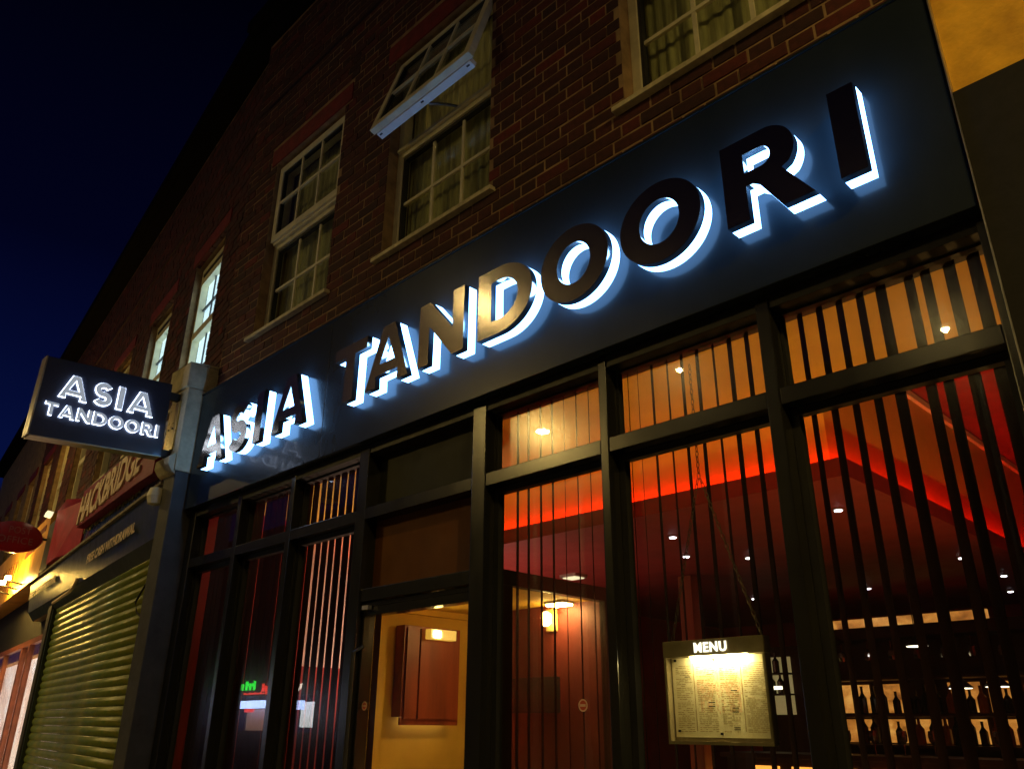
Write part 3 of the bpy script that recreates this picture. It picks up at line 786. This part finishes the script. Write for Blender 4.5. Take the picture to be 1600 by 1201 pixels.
# recessed spots in the soffit
SP = ["nearest the tray ceiling's corner", "second row, right of the menu case chain", "second row, left of the menu case chain", "front row above the menu case", "second along the bulkhead edge from its corner", "third along the bulkhead edge from its corner", "in front of the back bar's left half", "above the glass cabinet", "over the right half of the back bar", "deepest of all, by the rear wall"]
for k, (x, y) in enumerate([(-1.81, 1.86), (-2.86, 2.74), (-3.15, 2.40), (-2.86, 1.82), (-1.79, 3.74), (-1.80, 4.71), (-2.82, 4.63), (-3.83, 4.52), (-2.0, 5.6), (-3.0, 6.2)]):
    x, y = x * 1.0909, (y + 2.45) * 1.0909 - 2.45
    t = thing("spotlight", "tiny white recessed spotlight in the red soffit, " + SP[k], "spotlight", (x, y, 2.80), "spotlights in the red soffit")
    part("trim_ring", MB().lathe((x, y, 2.792), [(0.034, 0.0), (0.034, 0.0075)], 14), M['alu'], t)
    part("lens", MB().lathe((x, y, 2.788), [(0.022, 0.0), (0.022, 0.0035)], 12), M['spot'], t)
# square ceiling lamp deeper in the room
t = thing("ceiling_panel_lamp", "small white square lamp on the ceiling over the middle of the room", "lamp", (-4.62, 2.9, 2.79))
part("tray", MB().box(-4.71, -4.53, 2.82, 2.98, 2.775, 2.799), M['alu'], t)
part("diffuser", MB().box(-4.69, -4.55, 2.84, 2.96, 2.768, 2.7745), M['flood'], t)
t = thing("wall_lantern", "small warm wall lantern beyond the lobby's glass screen", "lamp", (-3.12, 0.95, 2.13))
part("back_plate", MB().box(-3.16, -3.08, 0.966, 0.979, 2.08, 2.20), M['brass'], t, 0.003)
part("lamp_shade", MB().lathe((-3.12, 0.925, 2.105), [(0.015, 0), (0.030, 0.015), (0.030, 0.06), (0.012, 0.075)], 12), M['warm_bulb'], t)
solo("timber_post", MB().box(-4.0, -3.87, 3.55, 3.68, 0.05, 2.794), M['red_wood'], "square red-brown timber post standing before the bar", "post", bevel=0.006)
solo("wall_screen", MB().box(-3.52, -3.07, 0.945, 0.978, 1.665, 1.845), M['black'], "flat black screen on the lobby's red end wall, seen right of the door", "screen", bevel=0.004)

# bar at the back
YBAR = 5.45
bar = thing("back_bar", "amber-lit back bar with two rows of bottle shelves", "bar", (-3, YBAR, 0))
part("carcass", MB().box(-3.75, -1.55, YBAR + 0.22, YBAR + 0.28, 0.9, 2.47), M['dark_wood'], bar)
part("canopy", MB().box(-3.75, -1.55, YBAR - 0.12, YBAR + 0.28, 2.36, 2.46), M['dark_wood'], bar)
part("cornice_light", MB().box(-3.65, -2.15, YBAR - 0.10, YBAR - 0.06, 2.462, 2.54), M['amber'], bar)
for zz in (1.46, 1.71, 2.02): part("shelf", MB().box(-3.74, -1.56, YBAR - 0.06, YBAR + 0.219, zz - 0.012, zz + 0.012), M['dark_wood'], bar)
for xx in (-3.5, -3.18, -2.86, -2.54, -2.22, -1.9):
    for z0, z1 in ((1.725, 1.99), (1.475, 1.69)):
        if random.random() < 0.9: part("lit_panel", MB().box(xx - 0.13, xx + 0.13, YBAR + 0.20, YBAR + 0.215, z0 + 0.01, z1 - 0.01), M['amber'], bar)
def bottle_mesh(h, r):
    return MB().lathe((0, 0, 0), [(r * .9, 0), (r, 0.01), (r, h * .58), (r * .45, h * .72), (r * .34, h * .78), (r * .34, h * .97), (r * .4, h * .97), (r * .4, h)], 10).mesh("bottle")
bms = [bottle_mesh(0.24, 0.036), bottle_mesh(0.22, 0.040), bottle_mesh(0.19, 0.034)]
ORD = "first second third fourth fifth sixth seventh eighth ninth tenth eleventh twelfth thirteenth fourteenth fifteenth sixteenth seventeenth eighteenth nineteenth twentieth twenty-first twenty-second twenty-third twenty-fourth twenty-fifth".split()
for zz, nm in ((1.722, "upper"), (1.472, "lower")):
    x = -3.40; nb_ = 0
    while x < -1.75:
        o = bpy.data.objects.new("bottle", random.choice(bms)); COL.objects.link(o)
        o.location = (x, YBAR + random.uniform(0.02, 0.12), zz)
        if not o.data.materials: o.data.materials.append(M['bottle_a'] if o.data != bms[1] else M['bottle_b'])
        nb_ += 1
        tag(o, "%s spirit bottle from the left end of the %s amber shelf" % (ORD[nb_ - 1], nm), "bottle", "bottles on the %s bar shelf" % nm)
        x += random.uniform(0.078, 0.12)
ct = thing("bar_counter", "dark bar counter with a row of lit amber panels along its front", "counter", (-3, 4.2, 0))
part("top", MB().box(-4.1, -1.6, 4.15, 4.7, 1.372, 1.41), M['dark_wood'], ct, 0.004)
part("front", MB().box(-4.08, -1.62, 4.22, 4.30, 0.05, 1.37), M['dark_wood'], ct)
for xx in (-3.70, -3.38, -3.06, -2.74, -2.42, -2.10): part("lit_panel", MB().box(xx - 0.105, xx + 0.105, 4.20, 4.2185, 0.85, 1.315), M['amber_hot'], ct)
gl_me = MB().lathe((0, 0, 0), [(0.03, 0), (0.004, 0.006), (0.004, 0.075), (0.03, 0.10), (0.036, 0.14), (0.030, 0.175)], 10).mesh("wine_glass")
gl_me.materials.append(M['crystal'])
x = -3.45
for k in range(14):
    o = bpy.data.objects.new("wine_glass", gl_me); COL.objects.link(o)
    up = k % 2 == 0
    o.location = (x, 5.36 if up else 4.42, 2.345 if up else 1.412)
    if up: o.rotation_euler = (math.pi, 0, 0)
    tag(o, "stemmed wine glass " + ("hanging under the bar canopy, %s from the left" if up else "standing on the bar counter, %s from the left") % ORD[k // 2], "glass", "wine glasses at the bar")
    x += random.uniform(0.10, 0.13)
gc = thing("glass_cabinet", "tall dim-lit glass cabinet with a white strip lamp beside the menu case", "cabinet", (-4.15, 5.3, 0))
part("carcass", MB().box(-4.42, -3.90, 5.45, 5.50, 0.9, 2.35), M['dark_wood'], gc)
part("lit_back", MB().box(-4.36, -4.02, 5.43, 5.449, 1.72, 2.25), M['green_cab'], gc)
for zz in (1.90, 2.09): part("shelf", MB().box(-4.38, -4.0, 5.30, 5.428, zz - 0.008, zz + 0.008), M['dark_wood'], gc)
part("strip_lamp", MB().box(-4.33, -4.08, 5.31, 5.34, 1.945, 1.975), M['white_glow'], gc)
CB = ["left of three bottles on the lower glass shelf of the cabinet", "middle of three bottles on the lower glass shelf of the cabinet", "right of three bottles on the lower glass shelf of the cabinet", "left of two bottles on the upper glass shelf of the cabinet", "right of two bottles on the upper glass shelf of the cabinet"]
for k, (x, zz) in enumerate([(-4.3, 1.908), (-4.2, 1.908), (-4.11, 1.908), (-4.28, 2.098), (-4.14, 2.098)]):
    o = bpy.data.objects.new("bottle", bms[2]); COL.objects.link(o); o.location = (x, 5.37, zz)
    tag(o, CB[k], "bottle", "bottles in the glass cabinet")
for k, (x, y, zz, lab) in enumerate([(-2.46, 4.5, 2.2, "pendant lamp with white disc, highest of three over the bar"), (-2.17, 4.4, 1.88, "pendant lamp with white disc, middle of three over the bar"), (-1.92, 4.4, 1.885, "pendant lamp with white disc nearest the right wall over the bar")]):
    t = thing("pendant_lamp", lab, "lamp", (x, y, zz), "pendant lamps over the bar")
    part("flex", MB().tube([(x, y, 2.797), (x, y, zz + 0.07)], 0.004, 6), M['black'], t)
    part("lamp_shade", MB().lathe((x, y, zz), [(0.085, 0.0), (0.08, 0.012), (0.03, 0.06), (0.012, 0.075)], 18), M['black'], t)
    part("disc", MB().lathe((x, y, zz - 0.004), [(0.078, 0.0), (0.078, 0.0035)], 18), M['pend'], t)

# ------------------------------------------------------------------ hanging menu case
mc = thing("menu_case", "chain-hung lit menu case headed MENU inside the window", "menu case", (-1.66, 0.205, 1.55))
YM = 0.172
mx0, mx1, mz0, mz1 = -1.812, -1.430, 1.568, 1.888
body = part("case", MB().box(mx0 - 0.012, mx1 + 0.010, YM + 0.018, YM + 0.030, mz0 - 0.012, mz1), M['menu_frame'], mc)
part("side_frame", MB().box(mx0 - 0.013, mx0 - 0.003, YM - 0.012, YM + 0.0175, mz0 - 0.012, mz1 - 0.055), M['menu_frame'], mc)
part("side_frame", MB().box(mx1 + 0.003, mx1 + 0.011, YM - 0.012, YM + 0.0175, mz0 - 0.012, mz1 - 0.055), M['menu_frame'], mc)
part("bottom_frame", MB().box(mx0 - 0.013, mx1 + 0.011, YM - 0.012, YM + 0.0175, mz0 - 0.023, mz0 - 0.0125), M['menu_frame'], mc)
hd = part("header", MB().box(mx0 - 0.014, mx1 + 0.012, YM - 0.014, YM + 0.034, mz1 - 0.054, mz1 + 0.002), M['menu_frame'], mc, 0.002)
part("lamp_strip", MB().box(mx0 + 0.10, mx1 - 0.06, YM - 0.012, YM + 0.004, mz1 - 0.060, mz1 - 0.0545), M['menu_led'], mc)
me, w, h = text_mesh("menu_word", "MENU", 0.045, 0.002, 0.0016, spacing=1.15)
tw = place("header_word", me, M['menu_text'], mc, (-1.690, YM - 0.0155, mz1 - 0.043), FACE_STREET)
sh_ = part("menu_sheet", MB().box(mx0 + 0.004, mx1 - 0.002, YM + 0.014, YM + 0.0175, mz0, mz1 - 0.056), M['paper'], mc)
pr, pd, pp = MB(), MB(), MB()
yy = YM + 0.0134
def bar_(mb, x0, x1, z0, z1): mb.box(x0, x1, yy, yy + 0.0002, z0, z1)
colx = [(mx0 + 0.018, mx0 + 0.085), (mx0 + 0.105, mx0 + 0.18), (mx0 + 0.20, mx0 + 0.27), (mx0 + 0.292, mx0 + 0.375)]
for ci, (a, b) in enumerate(colx):
    zz = mz1 - 0.085
    while zz > mz0 + 0.018:
        if random.random() < 0.09:
            bar_(pd, a + (b - a) * 0.55, a + (b - a) * 0.9, zz, zz + 0.0026)
        else:
            u = a
            while u < b - 0.006:
                l_ = random.uniform(0.006, 0.02)
                if random.random() < 0.82: bar_(pr, u, min(u + l_, b), zz, zz + 0.0022)
                u += l_ + 0.003
        zz -= 0.0062
for a, b in ((mx0 + 0.092, mx0 + 0.095), (mx0 + 0.282, mx0 + 0.285)): bar_(pr, a, b, mz0 + 0.02, mz1 - 0.075)
cx = (mx0 + mx1) / 2 + 0.004
yy = YM + 0.01372
cell = 0.0052
for a in range(-24, 25):                     # two mirrored pink figures, one layer of small cells
    for b in range(-14, 15):
        if a == 0: continue
        u, v = abs(a) * cell - 0.056, b * cell
        body_ = (u / 0.036) ** 2 + ((v - 0.012) / 0.042) ** 2 < 1
        legs_ = -0.072 < v < -0.02 and (abs(u + 0.012) < 0.008 or abs(u - 0.016) < 0.008)
        swirl = abs(math.hypot(u - 0.012, v - 0.004) - 0.016) < 0.003
        mid = abs(u + 0.046) < 0.010 and random.random() < 0.5
        if (body_ or legs_ or mid) and not swirl and random.random() < 0.85:
            px, pz = cx + a * cell, mz0 + 0.150 + v
            pp.box(px - cell * .46, px + cell * .46, yy, yy + 0.00005, pz - cell * .46, pz + cell * .46)
part("print", pr, M['ink'], sh_)['kind'] = 'stuff'
part("heading_print", pd, M['ink_dark'], sh_)['kind'] = 'stuff'
part("pink_ornament", pp, M['ink_pink'], sh_)['kind'] = 'stuff'
pins = MB()
for px, pz in ((mx0 + 0.02, mz1 - 0.064), ((mx0 + mx1) / 2 - .01, mz1 - 0.066), (mx0 + 0.02, mz0 + 0.02), ((mx0 + mx1) / 2, mz0 + 0.012)): pins.box(px - .004, px + .004, YM + 0.008, YM + 0.0138, pz - .004, pz + .004)
part("pin", pins, M['black'], sh_)
def chain(p0, p1, nm):
    p0, p1 = Vector(p0), Vector(p1)
    mb = MB(); n = int((p1 - p0).length / 0.021)
    d = (p1 - p0).normalized(); side = d.cross(Vector((0, 1, 0))).normalized()
    for k in range(n):
        c = p0 + (p1 - p0) * (k + .5) / n
        sd = side if k % 2 else Vector((0, 1, 0))
        mb.tube([c + d * 0.0135 * math.cos(t) + sd * 0.0058 * math.sin(t) for t in [2 * math.pi * j / 10 for j in range(10)]], 0.0017, 5, True)
    return part("hanging_chain", mb, M['chain'], mc)
chain((-1.622, YM + 0.005, 2.96), (-1.622, YM + 0.005, 2.48), "a")
chain((-1.617, YM + 0.004, 2.48), (mx1 + 0.0, YM + 0.004, mz1 + 0.006), "b")
chain((-1.627, YM + 0.004, 2.48), (mx0 + 0.02, YM + 0.004, mz1 + 0.006), "c")

# ------------------------------------------------------------------ next door on the right
rb = thing("neighbour_building", "sand-rendered building with dark brown board below, at the restaurant's right end", "building", (1, 0.1, 0))
part("rendered_wall", MB().box(-0.4495, 4.0, 0.02, 0.4, 3.50, 8.0), M['cream'], rb)
part("dark_board", MB().box(-0.4495, 4.0, -0.005, 0.4, 0.0, 3.497), M['dark_fascia'], rb)

# ------------------------------------------------------------------ terrace beyond the pilaster
tb = thing("terrace_building", "brick terrace receding behind the projecting sign, two of its windows brightly lit", "building", nbx(6, 0.2, 0))
NW = [(0.66, 1.60), (2.36, 3.30), (4.16, 5.12), (6.12, 7.08), (7.84, 8.79), (9.58, 10.52), (11.5, 12.3), (13.08, 13.85), (14.9, 15.7), (16.7, 17.5)]
def TN(x, y, z): return nbx(x, y, z)
tw_ = MB(TN)
tw_.box(0.02, 19.0, 0.168, 0.42, 3.6, 4.362).box(0.02, 19.0, 0.168, 0.42, 6.02, 7.70)
xs = [0.02] + [q for w in NW for q in w] + [19.0]
for k in range(0, len(xs), 2): tw_.box(xs[k], xs[k + 1], 0.168, 0.42, 4.362, 6.02)
twall = part("brick_wall", tw_, M['mortar'], tb)
tbk = MB(TN)
z = 4.0; row = 0
while z < 7.66:
    x = 0.03 - (0.0 if row % 2 == 0 else 0.169); k = 0
    while x < 11.0:
        ln = 0.215 if k % 2 == 0 else 0.102
        a = max(x, 0.03)
        if x + ln - a > 0.03:
            for p, q in clear_bricks(a, x + ln, z, NW, 4.362, 6.02): tbk.box(p, q, 0.16 + random.uniform(-.003, .003), 0.2, z - 0.0325, z + 0.0325, random.random())
        x += ln + 0.0105; k += 1
    z += CH; row += 1
o = place("brick_courses", tbk.mesh("terrace_bricks"), M['brick_attr'], twall); o['kind'] = 'stuff'
part("eaves", MB(TN).box(-0.03, 19.0, 0.0, 0.42, 7.70, 7.80).box(-0.05, 19.0, -0.09, 0.0, 7.72, 7.84), M['roof'], tb)
part("string_course", MB(TN).box(0.02, 11.0, 0.145, 0.17, 6.80, 6.815), M['brick_attr'], tb)
part("roof", MB(TN).prism([(-0.03, 0.0, 7.802), (-0.03, 4.5, 10.4), (-0.03, 4.5, 7.802)], (19.0, 0, 0)), M['roof'], tb)
for wi, (x0, x1) in enumerate(NW):
    lit = wi < 2
    f = MB(TN); ring(f, x0, x1, 4.363, 5.985, 0.235, 0.30, 0.05); f.box(x0 + .05, x1 - .05, 0.232, 0.30, 5.15, 5.23)
    wf = part("window", f, M['upvc'], tb, 0.0, "brightly lit window" if lit else None)
    part("lintel", MB(TN).box(x0 - 0.09, x1 + 0.09, 0.152, 0.22, 6.03, 6.19), M['lintel'], wf)
    part("sill", MB(TN).box(x0 - 0.05, x1 + 0.05, 0.12, 0.30, 4.33, 4.36), M['upvc_dirty'], wf)
    if wi in (0, 1):
        g = MB(TN); grid_bars(g, x0 + .05, x1 - .05, 4.415, 5.148, 0.285); grid_bars(g, x0 + .05, x1 - .05, 5.232, 5.80, 0.285); part("glazing_bar", g, M['dim_net'], wf)
        part("vent_strip", MB(TN).box(x0 + 0.12, x1 - 0.08, 0.228, 0.24, 5.875, 5.905), M['seal'], wf)
        part("top_rail", MB(TN).box(x0 + .05, x1 - .05, 0.238, 0.30, 5.80, 5.934), M['upvc'], wf)
    part("pane", MB(TN).box(x0 + .05, x1 - .05, 0.300, 0.304, 4.415, 5.934), M['glass_far'], wf)
    part("blind", MB(TN).box(x0 + .05, x1 - .05, 0.306, 0.316, 4.40, 5.94), M['lit_net'] if lit else M['dim_net'], wf)

# shuttered shop
ss = thing("corner_shop", "shuttered shop with navy fascia and green roller shutter left of the pilaster", "shop", nbx(3, 0, 0))
part("fascia_panel", MB(TN).box(0.18, 5.06, 0.0, 0.16, 3.32, 4.06), M['navy'], ss, 0.004)
part("side_pier", MB(TN).box(0.16, 0.52, 0.06, 0.3, 0.0, 3.31), M['stone_dark'], ss)
part("housing_lid", MB(TN).box(0.20, 6.45, -0.13, 0.16, 3.30, 3.325), M['lead'], ss)
hb = MB(TN).prism([(0.22, -0.10, 3.298), (0.22, 0.16, 3.298), (0.22, 0.16, 2.83), (0.22, 0.02, 2.83), (0.22, -0.055, 2.93)], (6.2, 0, 0))
part("shutter_housing", hb, M['shutter_box'], ss)
sl = []
for k in range(9):
    u = k / 8
    sl.append((0.012 + 0.015 * math.sin(math.pi * min(1, u * 1.08)), 0.073 * u))
slat_me = MB()
n_ = len(sl); Ls = 4.22
ri = []
for (d, h_) in sl + [(0.004, 0.0735), (0.0, 0.071), (0.0, 0.002), (0.004, -0.002)]:
    ri.append((slat_me.p(0.0, d, h_), slat_me.p(Ls, d, h_)))
for a, b in zip(ri, ri[1:] + ri[:1]): slat_me.f.append((a[0], a[1], b[1], b[0]))
slat_me.f.append(tuple(r[0] for r in ri)); slat_me.f.append(tuple(r[1] for r in reversed(ri)))
slat_me = slat_me.mesh("shutter_slat")
for p in slat_me.polygons: p.use_smooth = len(p.vertices) == 4
shut = thing("roller_shutter", "closed green ribbed roller shutter with rust marks", "shutter", nbx(2.6, 0.05, 0))
z = 0.06
AZ = math.atan2(math.sin(TH), -math.cos(TH))
while z < 2.83:
    c = nbx(0.54, 0.05, z)
    place("slat", slat_me, M['shutter'], shut, c, (0, 0, AZ))
    z += 0.0757
part("guide_rail", MB(TN).box(4.775, 4.84, -0.005, 0.09, 0.02, 2.83), M['shutter_box'], shut)
part("guide_rail", MB(TN).box(0.50, 0.545, -0.005, 0.09, 0.02, 2.83), M['shutter_box'], shut)
part("bottom_bar", MB(TN).box(0.56, 4.76, 0.02, 0.055, 0.02, 0.06), M['shutter_box'], shut)
part("pull_strap", MB(TN).tube([(0.62, 0.0, 2.62), (0.66, -0.02, 2.55), (0.74, -0.03, 2.48), (0.70, -0.02, 2.40), (0.62, 0.0, 2.36)], 0.008, 6), M['black'], shut)
part("security_arm", MB(TN).tube([(3.28, -0.06, 2.985), (3.30, -0.085, 2.90), (3.42, -0.09, 2.865), (4.37, -0.085, 2.845)], 0.016, 8), M['cream_letter'], ss)
for s0, s1, zz in ((2.78, 0.93, 3.095), (6.30, 4.46, 3.13)):
    me, w, h = text_mesh("cash_words", "FREE CASH WITHDRAWAL", 0.12, 0.003, 0.003)
    k_ = (s0 - s1) / w
    for v in me.vertices: v.co.x *= k_; v.co.y *= 0.095 / h
    o = place("cash_lettering", me, M['cream_letter'], ss, nbx(s0, -0.098, zz - 0.04), FACE_TERRACE)
rsn = thing("shop_name_sign", "red sign board with slanting cream capitals over the navy fascia", "sign", nbx(2.2, -0.1, 3.6))
part("board", MB(TN).prism([(0.66, -0.10, 3.50), (0.66, -0.10, 3.72), (1.2, -0.10, 3.93), (3.79, -0.10, 4.02), (3.79, -0.10, 3.60), (1.2, -0.10, 3.53)], (0, 0.098, 0)), M['red_sign'], rsn, 0.004)
me, w, h = text_mesh("name_word", "HACKBRIDGE", 0.4, 0.03, 0.012, shear=0.10)
for v in me.vertices: v.co.x *= 2.66 / w; v.co.y *= 0.315 / h
place("name_lettering", me, M['cream_letter'], rsn, nbx(3.74, -0.104, 3.615), FACE_TERRACE)
gl = MB(TN); x = 1.40
while x < 4.2:
    w_ = random.uniform(0.04, 0.10)
    zc = 3.50 + 0.02 * (x - 1.4)
    for j in range(random.choice((1, 2, 2))):
        a = x + random.uniform(0, w_ * .5)
        gl.box(a, a + random.uniform(.018, .05), -0.014, -0.002, zc + random.uniform(.0, .03), zc + random.uniform(.06, .10))
    x += w_ + 0.025
part("gold_strapline", gl, M['gold_letter'], ss)['kind'] = 'stuff'
solo("red_box_sign", MB(TN).prism([(3.86, -0.02, 3.36), (3.86, -0.02, 3.97), (4.52, -0.16, 4.07), (5.02, -0.16, 4.02), (5.02, -0.16, 3.36), (4.42, -0.16, 3.36)], (0, 0.14, 0)), M['red_box'], "angular crimson box panel at the far end of the slanting cream lettering", "sign", bevel=0.004)
dp = thing("shop_pier", "dark narrow pier with a small white floodlight between the navy and yellow fascias", "pier", nbx(5.4, 0, 0))
part("shaft", MB(TN).box(5.07, 5.60, -0.14, 0.16, 3.33, 3.95).box(4.85, 5.05, -0.02, 0.16, 0.0, 3.29), M['stone_dark'], dp, 0.008)
part("floodlight", MB(TN).prism([(5.1, -0.20, 3.965), (5.1, -0.27, 3.98), (5.1, -0.26, 4.03), (5.1, -0.19, 4.02)], (0.16, 0, 0)), M['flood'], dp)
# yellow shop
ys = thing("yellow_shop", "yellow-fascia shop with a bright window beyond the roller shutter", "shop", nbx(9, 0, 0))
part("fascia_panel", MB(TN).box(5.62, 14.0, -0.14, 0.16, 3.30, 4.12), M['yellow'], ys, 0.004)
st = MB(TN)
for k in range(2):
    x = 5.85
    while x < 7.3:
        w_ = random.uniform(0.06, 0.16); st.box(x, x + w_, -0.147, -0.1405, 3.92 - 0.16 * k, 4.00 - 0.16 * k); x += w_ + 0.03
x = 8.2
while x < 12.5:
    w_ = random.uniform(0.10, 0.2)
    st.prism([(x, -0.1405, 3.45), (x + 0.05, -0.1405, 3.45), (x + 0.05 - w_ * .6, -0.1405, 3.85), (x - w_ * .6, -0.1405, 3.85)], (0, -0.006, 0))
    x += w_ + 0.12
part("dark_lettering", st, M['brown_frame'], ys)
part("dark_upper_panes", MB(TN).box(5.06, 14.0, 0.12, 0.2, 2.64, 3.29), M['dark_fascia'], ys)  # dark sheet: the darkness of the upper panes put into its colour
yf = MB(TN).box(4.86, 14.0, 0.07, 0.13, 2.55, 2.62)
for x in (6.55, 7.15, 8.9, 10.6): yf.box(x, x + 0.13, 0.07, 0.13, 0.1, 2.549)
part("window_frame", yf, M['brown_frame'], ys)
for a, b in ((5.06, 6.55), (6.68, 7.15), (7.28, 8.9), (9.03, 10.6)): part("pane", MB(TN).box(a, b, 0.10, 0.104, 0.4, 2.549), M['glass'], ys)
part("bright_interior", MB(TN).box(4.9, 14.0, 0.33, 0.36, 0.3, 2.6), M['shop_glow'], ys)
part("interior_ceiling", MB(TN).box(4.9, 14.0, 0.21, 0.325, 2.45, 2.60), M['cream'], ys)
part("stallriser", MB(TN).box(5.06, 14.0, 0.09, 0.2, 0.0, 0.39), M['brown_frame'], ys)
for k, s_ in enumerate((6.95, 7.5, 8.15)):
    t = thing("fascia_lamp", "small bright amber lamp at the foot of the yellow fascia, " + ("nearest the shutter", "middle of three", "farthest from the shutter")[k], "lamp", nbx(s_, -0.3, 3.4), "lamps along the yellow fascia")
    part("arm", MB(TN).tube([(s_, -0.14, 3.36), (s_, -0.34, 3.40)], 0.012, 6), M['black'], t)
    part("lens", MB(TN).box(s_ - 0.07, s_ + 0.07, -0.36, -0.30, 3.41, 3.45), M['fascia_bulb'], t)
# hanging post office oval
po = thing("oval_hanging_sign", "red oval sign with pale lettering hanging over the yellow fascia", "sign", nbx(5.5, -0.5, 3.7))
OC = nbx(5.497, -0.50, 3.735)
def oval(rr, d, z0): return outline_mesh("oval_board", [ell(0, 0, rr[0], rr[1], 44)], d, z0)
place("board", oval((0.315, 0.195), 0.06, -0.06), M['oval_red'], po, OC, FACE_EAST)
part("hanger", MB().tube([OC + Vector((-.03, 0.30, 0.02)), OC + Vector((-.03, 0.40, 0.02))], 0.015, 8), M['black'], po)
for wd, dy, dz, hh in (("POST", -0.085, 0.045, 0.082), ("OFFICE", -0.185, -0.078, 0.082)):
    me, w, h = text_mesh("post_word", wd, 0.13, 0.003, 0.0, spacing=1.1)
    for v in me.vertices: v.co.y *= hh / h; v.co.x *= (0.25 if wd == "POST" else 0.39) / w
    place("lettering", me, M['post_cream'], po, OC + Vector((0.002, dy, dz)), FACE_EAST)

# ------------------------------------------------------------------ across the street (seen in the glass) and street lamps
tk = thing("takeaway_shop", "takeaway across the street with green and red lit signs, mirrored in the left bays", "shop", (-30, -14.2, 0))
part("wall", MB().box(-40, -22, -14.6, -14.1, 2.6, 8.5).box(-40, -33.1, -14.6, -14.1, 0, 2.6).box(-26.8, -22, -14.6, -14.1, 0, 2.6).box(-29.4, -28.9, -14.6, -14.1, 0, 2.6).box(-33.1, -26.8, -14.6, -14.1, 0, 1.35), M['far_render'], tk)
ot = thing("opposite_terrace", "dark unlit terrace along the far side of the road", "building", (-5, -14.5, 0))
part("wall", MB().box(-80, -40.01, -15, -14.1, 0, 8.5).box(-21.99, 45, -15, -14.1, 0, 8.5), M['far_render'], ot)
part("roof", MB().prism([(-80, -14.0, 8.51), (-80, -19, 11.5), (-80, -19, 8.51)], (125, 0, 0)), M['roof'], ot)
def strokes(x0, x1, z0, z1, n, mat, nm):
    mb = MB(); w_ = (x1 - x0) / n
    for k in range(n):
        x = x0 + k * w_
        mb.box(x, x + w_ * .32, -14.06, -14.0, z0, z1 if k % 2 == 0 else z0 + (z1 - z0) * .7)
        if k % 3 != 1: mb.box(x + w_ * .32, x + w_ * .8, -14.06, -14.0, z0 + (z1 - z0) * random.uniform(0, .6), z0 + (z1 - z0) * random.uniform(.62, .8))
    part(nm, mb, M[mat], tk)
strokes(-32.43, -30.9, 2.83, 3.16, 5, 'neon_green', "green_lettering")
strokes(-30.5, -29.74, 2.75, 3.05, 3, 'neon_red', "red_lettering")
strokes(-28.86, -28.35, 2.76, 2.98, 2, 'neon_green', "green_lettering")
strokes(-31.9, -30.0, 2.66, 2.74, 9, 'neon_red', "small_red_lettering")
part("sign_emblem", MB().tube([(-28.05 + 0.36 * math.cos(t), -14.03, 2.92 + 0.17 * math.sin(t)) for t in [R(150 + 15 * k) for k in range(16)]], 0.045, 6), M['neon_white'], tk)
part("menu_screen", MB().box(-32.9, -32.1, -14.5, -14.45, 2.17, 2.46).box(-32.05, -31.2, -14.5, -14.45, 2.17, 2.46).box(-31.15, -30.7, -14.5, -14.45, 2.17, 2.46).box(-30.2, -29.6, -14.5, -14.45, 2.17, 2.46).box(-28.8, -28.1, -14.5, -14.45, 2.1, 2.42), M['take_blue'], tk)
part("open_sign", MB().box(-32.45, -31.7, -14.45, -14.42, 2.03, 2.15), M['neon_red'], tk)
part("counter_glow", MB().box(-33.0, -29.4, -14.9, -14.85, 1.36, 2.15), M['take_brown'], tk)
part("shop_wall", MB().box(-28.9, -26.9, -14.9, -14.85, 1.5, 2.38), M['take_grey'], tk)

def street_lamp(x, y, z, power, lab, size=0.16):
    t = thing("street_lamp", lab, "street lamp", (x, y - 1.2, 0))
    part("column", MB().lathe((x, y - 1.2, 0), [(0.09, 0), (0.09, 1.2), (0.06, 1.25), (0.05, z + 0.1)], 12), M['lamp_metal'], t)
    part("arm", MB().tube([(x, y - 1.2, z + 0.1), (x, y - 0.4, z + 0.2), (x, y - 0.1, z + 0.16)], 0.03, 8), M['lamp_metal'], t)
    part("lantern", MB().box(x - 0.2, x + 0.2, y - 0.22, y + 0.22, z + 0.06, z + 0.18), M['lamp_metal'], t, 0.02)
    part("lens", MB().lathe((x, y, z - 0.04), [(size * .9, 0.06), (size, 0.07), (size, 0.09)], 16), M['lamp_lens'], t)
    ld = bpy.data.lights.new("street_lamp_light", 'SPOT')
    ld.energy = power; ld.color = (1.0, 0.66, 0.17); ld.shadow_soft_size = 0.03
    ld.spot_size = R(168); ld.spot_blend = 1.0
    lo = bpy.data.objects.new("street_lamp_light", ld); COL.objects.link(lo); lo.parent = t
    lo.location = Vector((x, y, z + 0.02)) - t.location
    lo.rotation_euler = (R(18), 0, 0)
street_lamp(-10.91, -9.0, 7.25, 1500, "tall street lamp across the road, farthest along towards the takeaway", 0.14)
street_lamp(-7.47, -9.0, 7.60, 70, "tall street lamp across the road, between its two neighbours", 0.06)
street_lamp(-2.99, -9.0, 6.86, 60, "tall street lamp across the road opposite the restaurant's right end", 0.055)
street_lamp(3.2, -2.7, 5.9, 1350, "street lamp standing on the restaurant's own pavement", 0.12)
street_lamp(-12.28, -9.0, 10.57, 30, "added tallest lamp across the road, high above the others", 0.13)  # added for the golden highlight on the steel letters
street_lamp(-14.0, -2.0, 5.9, 480, "added lamp, out of view, on the near pavement outside the shuttered shop", 0.10)  # added to brighten the shutter, pilaster and left windows
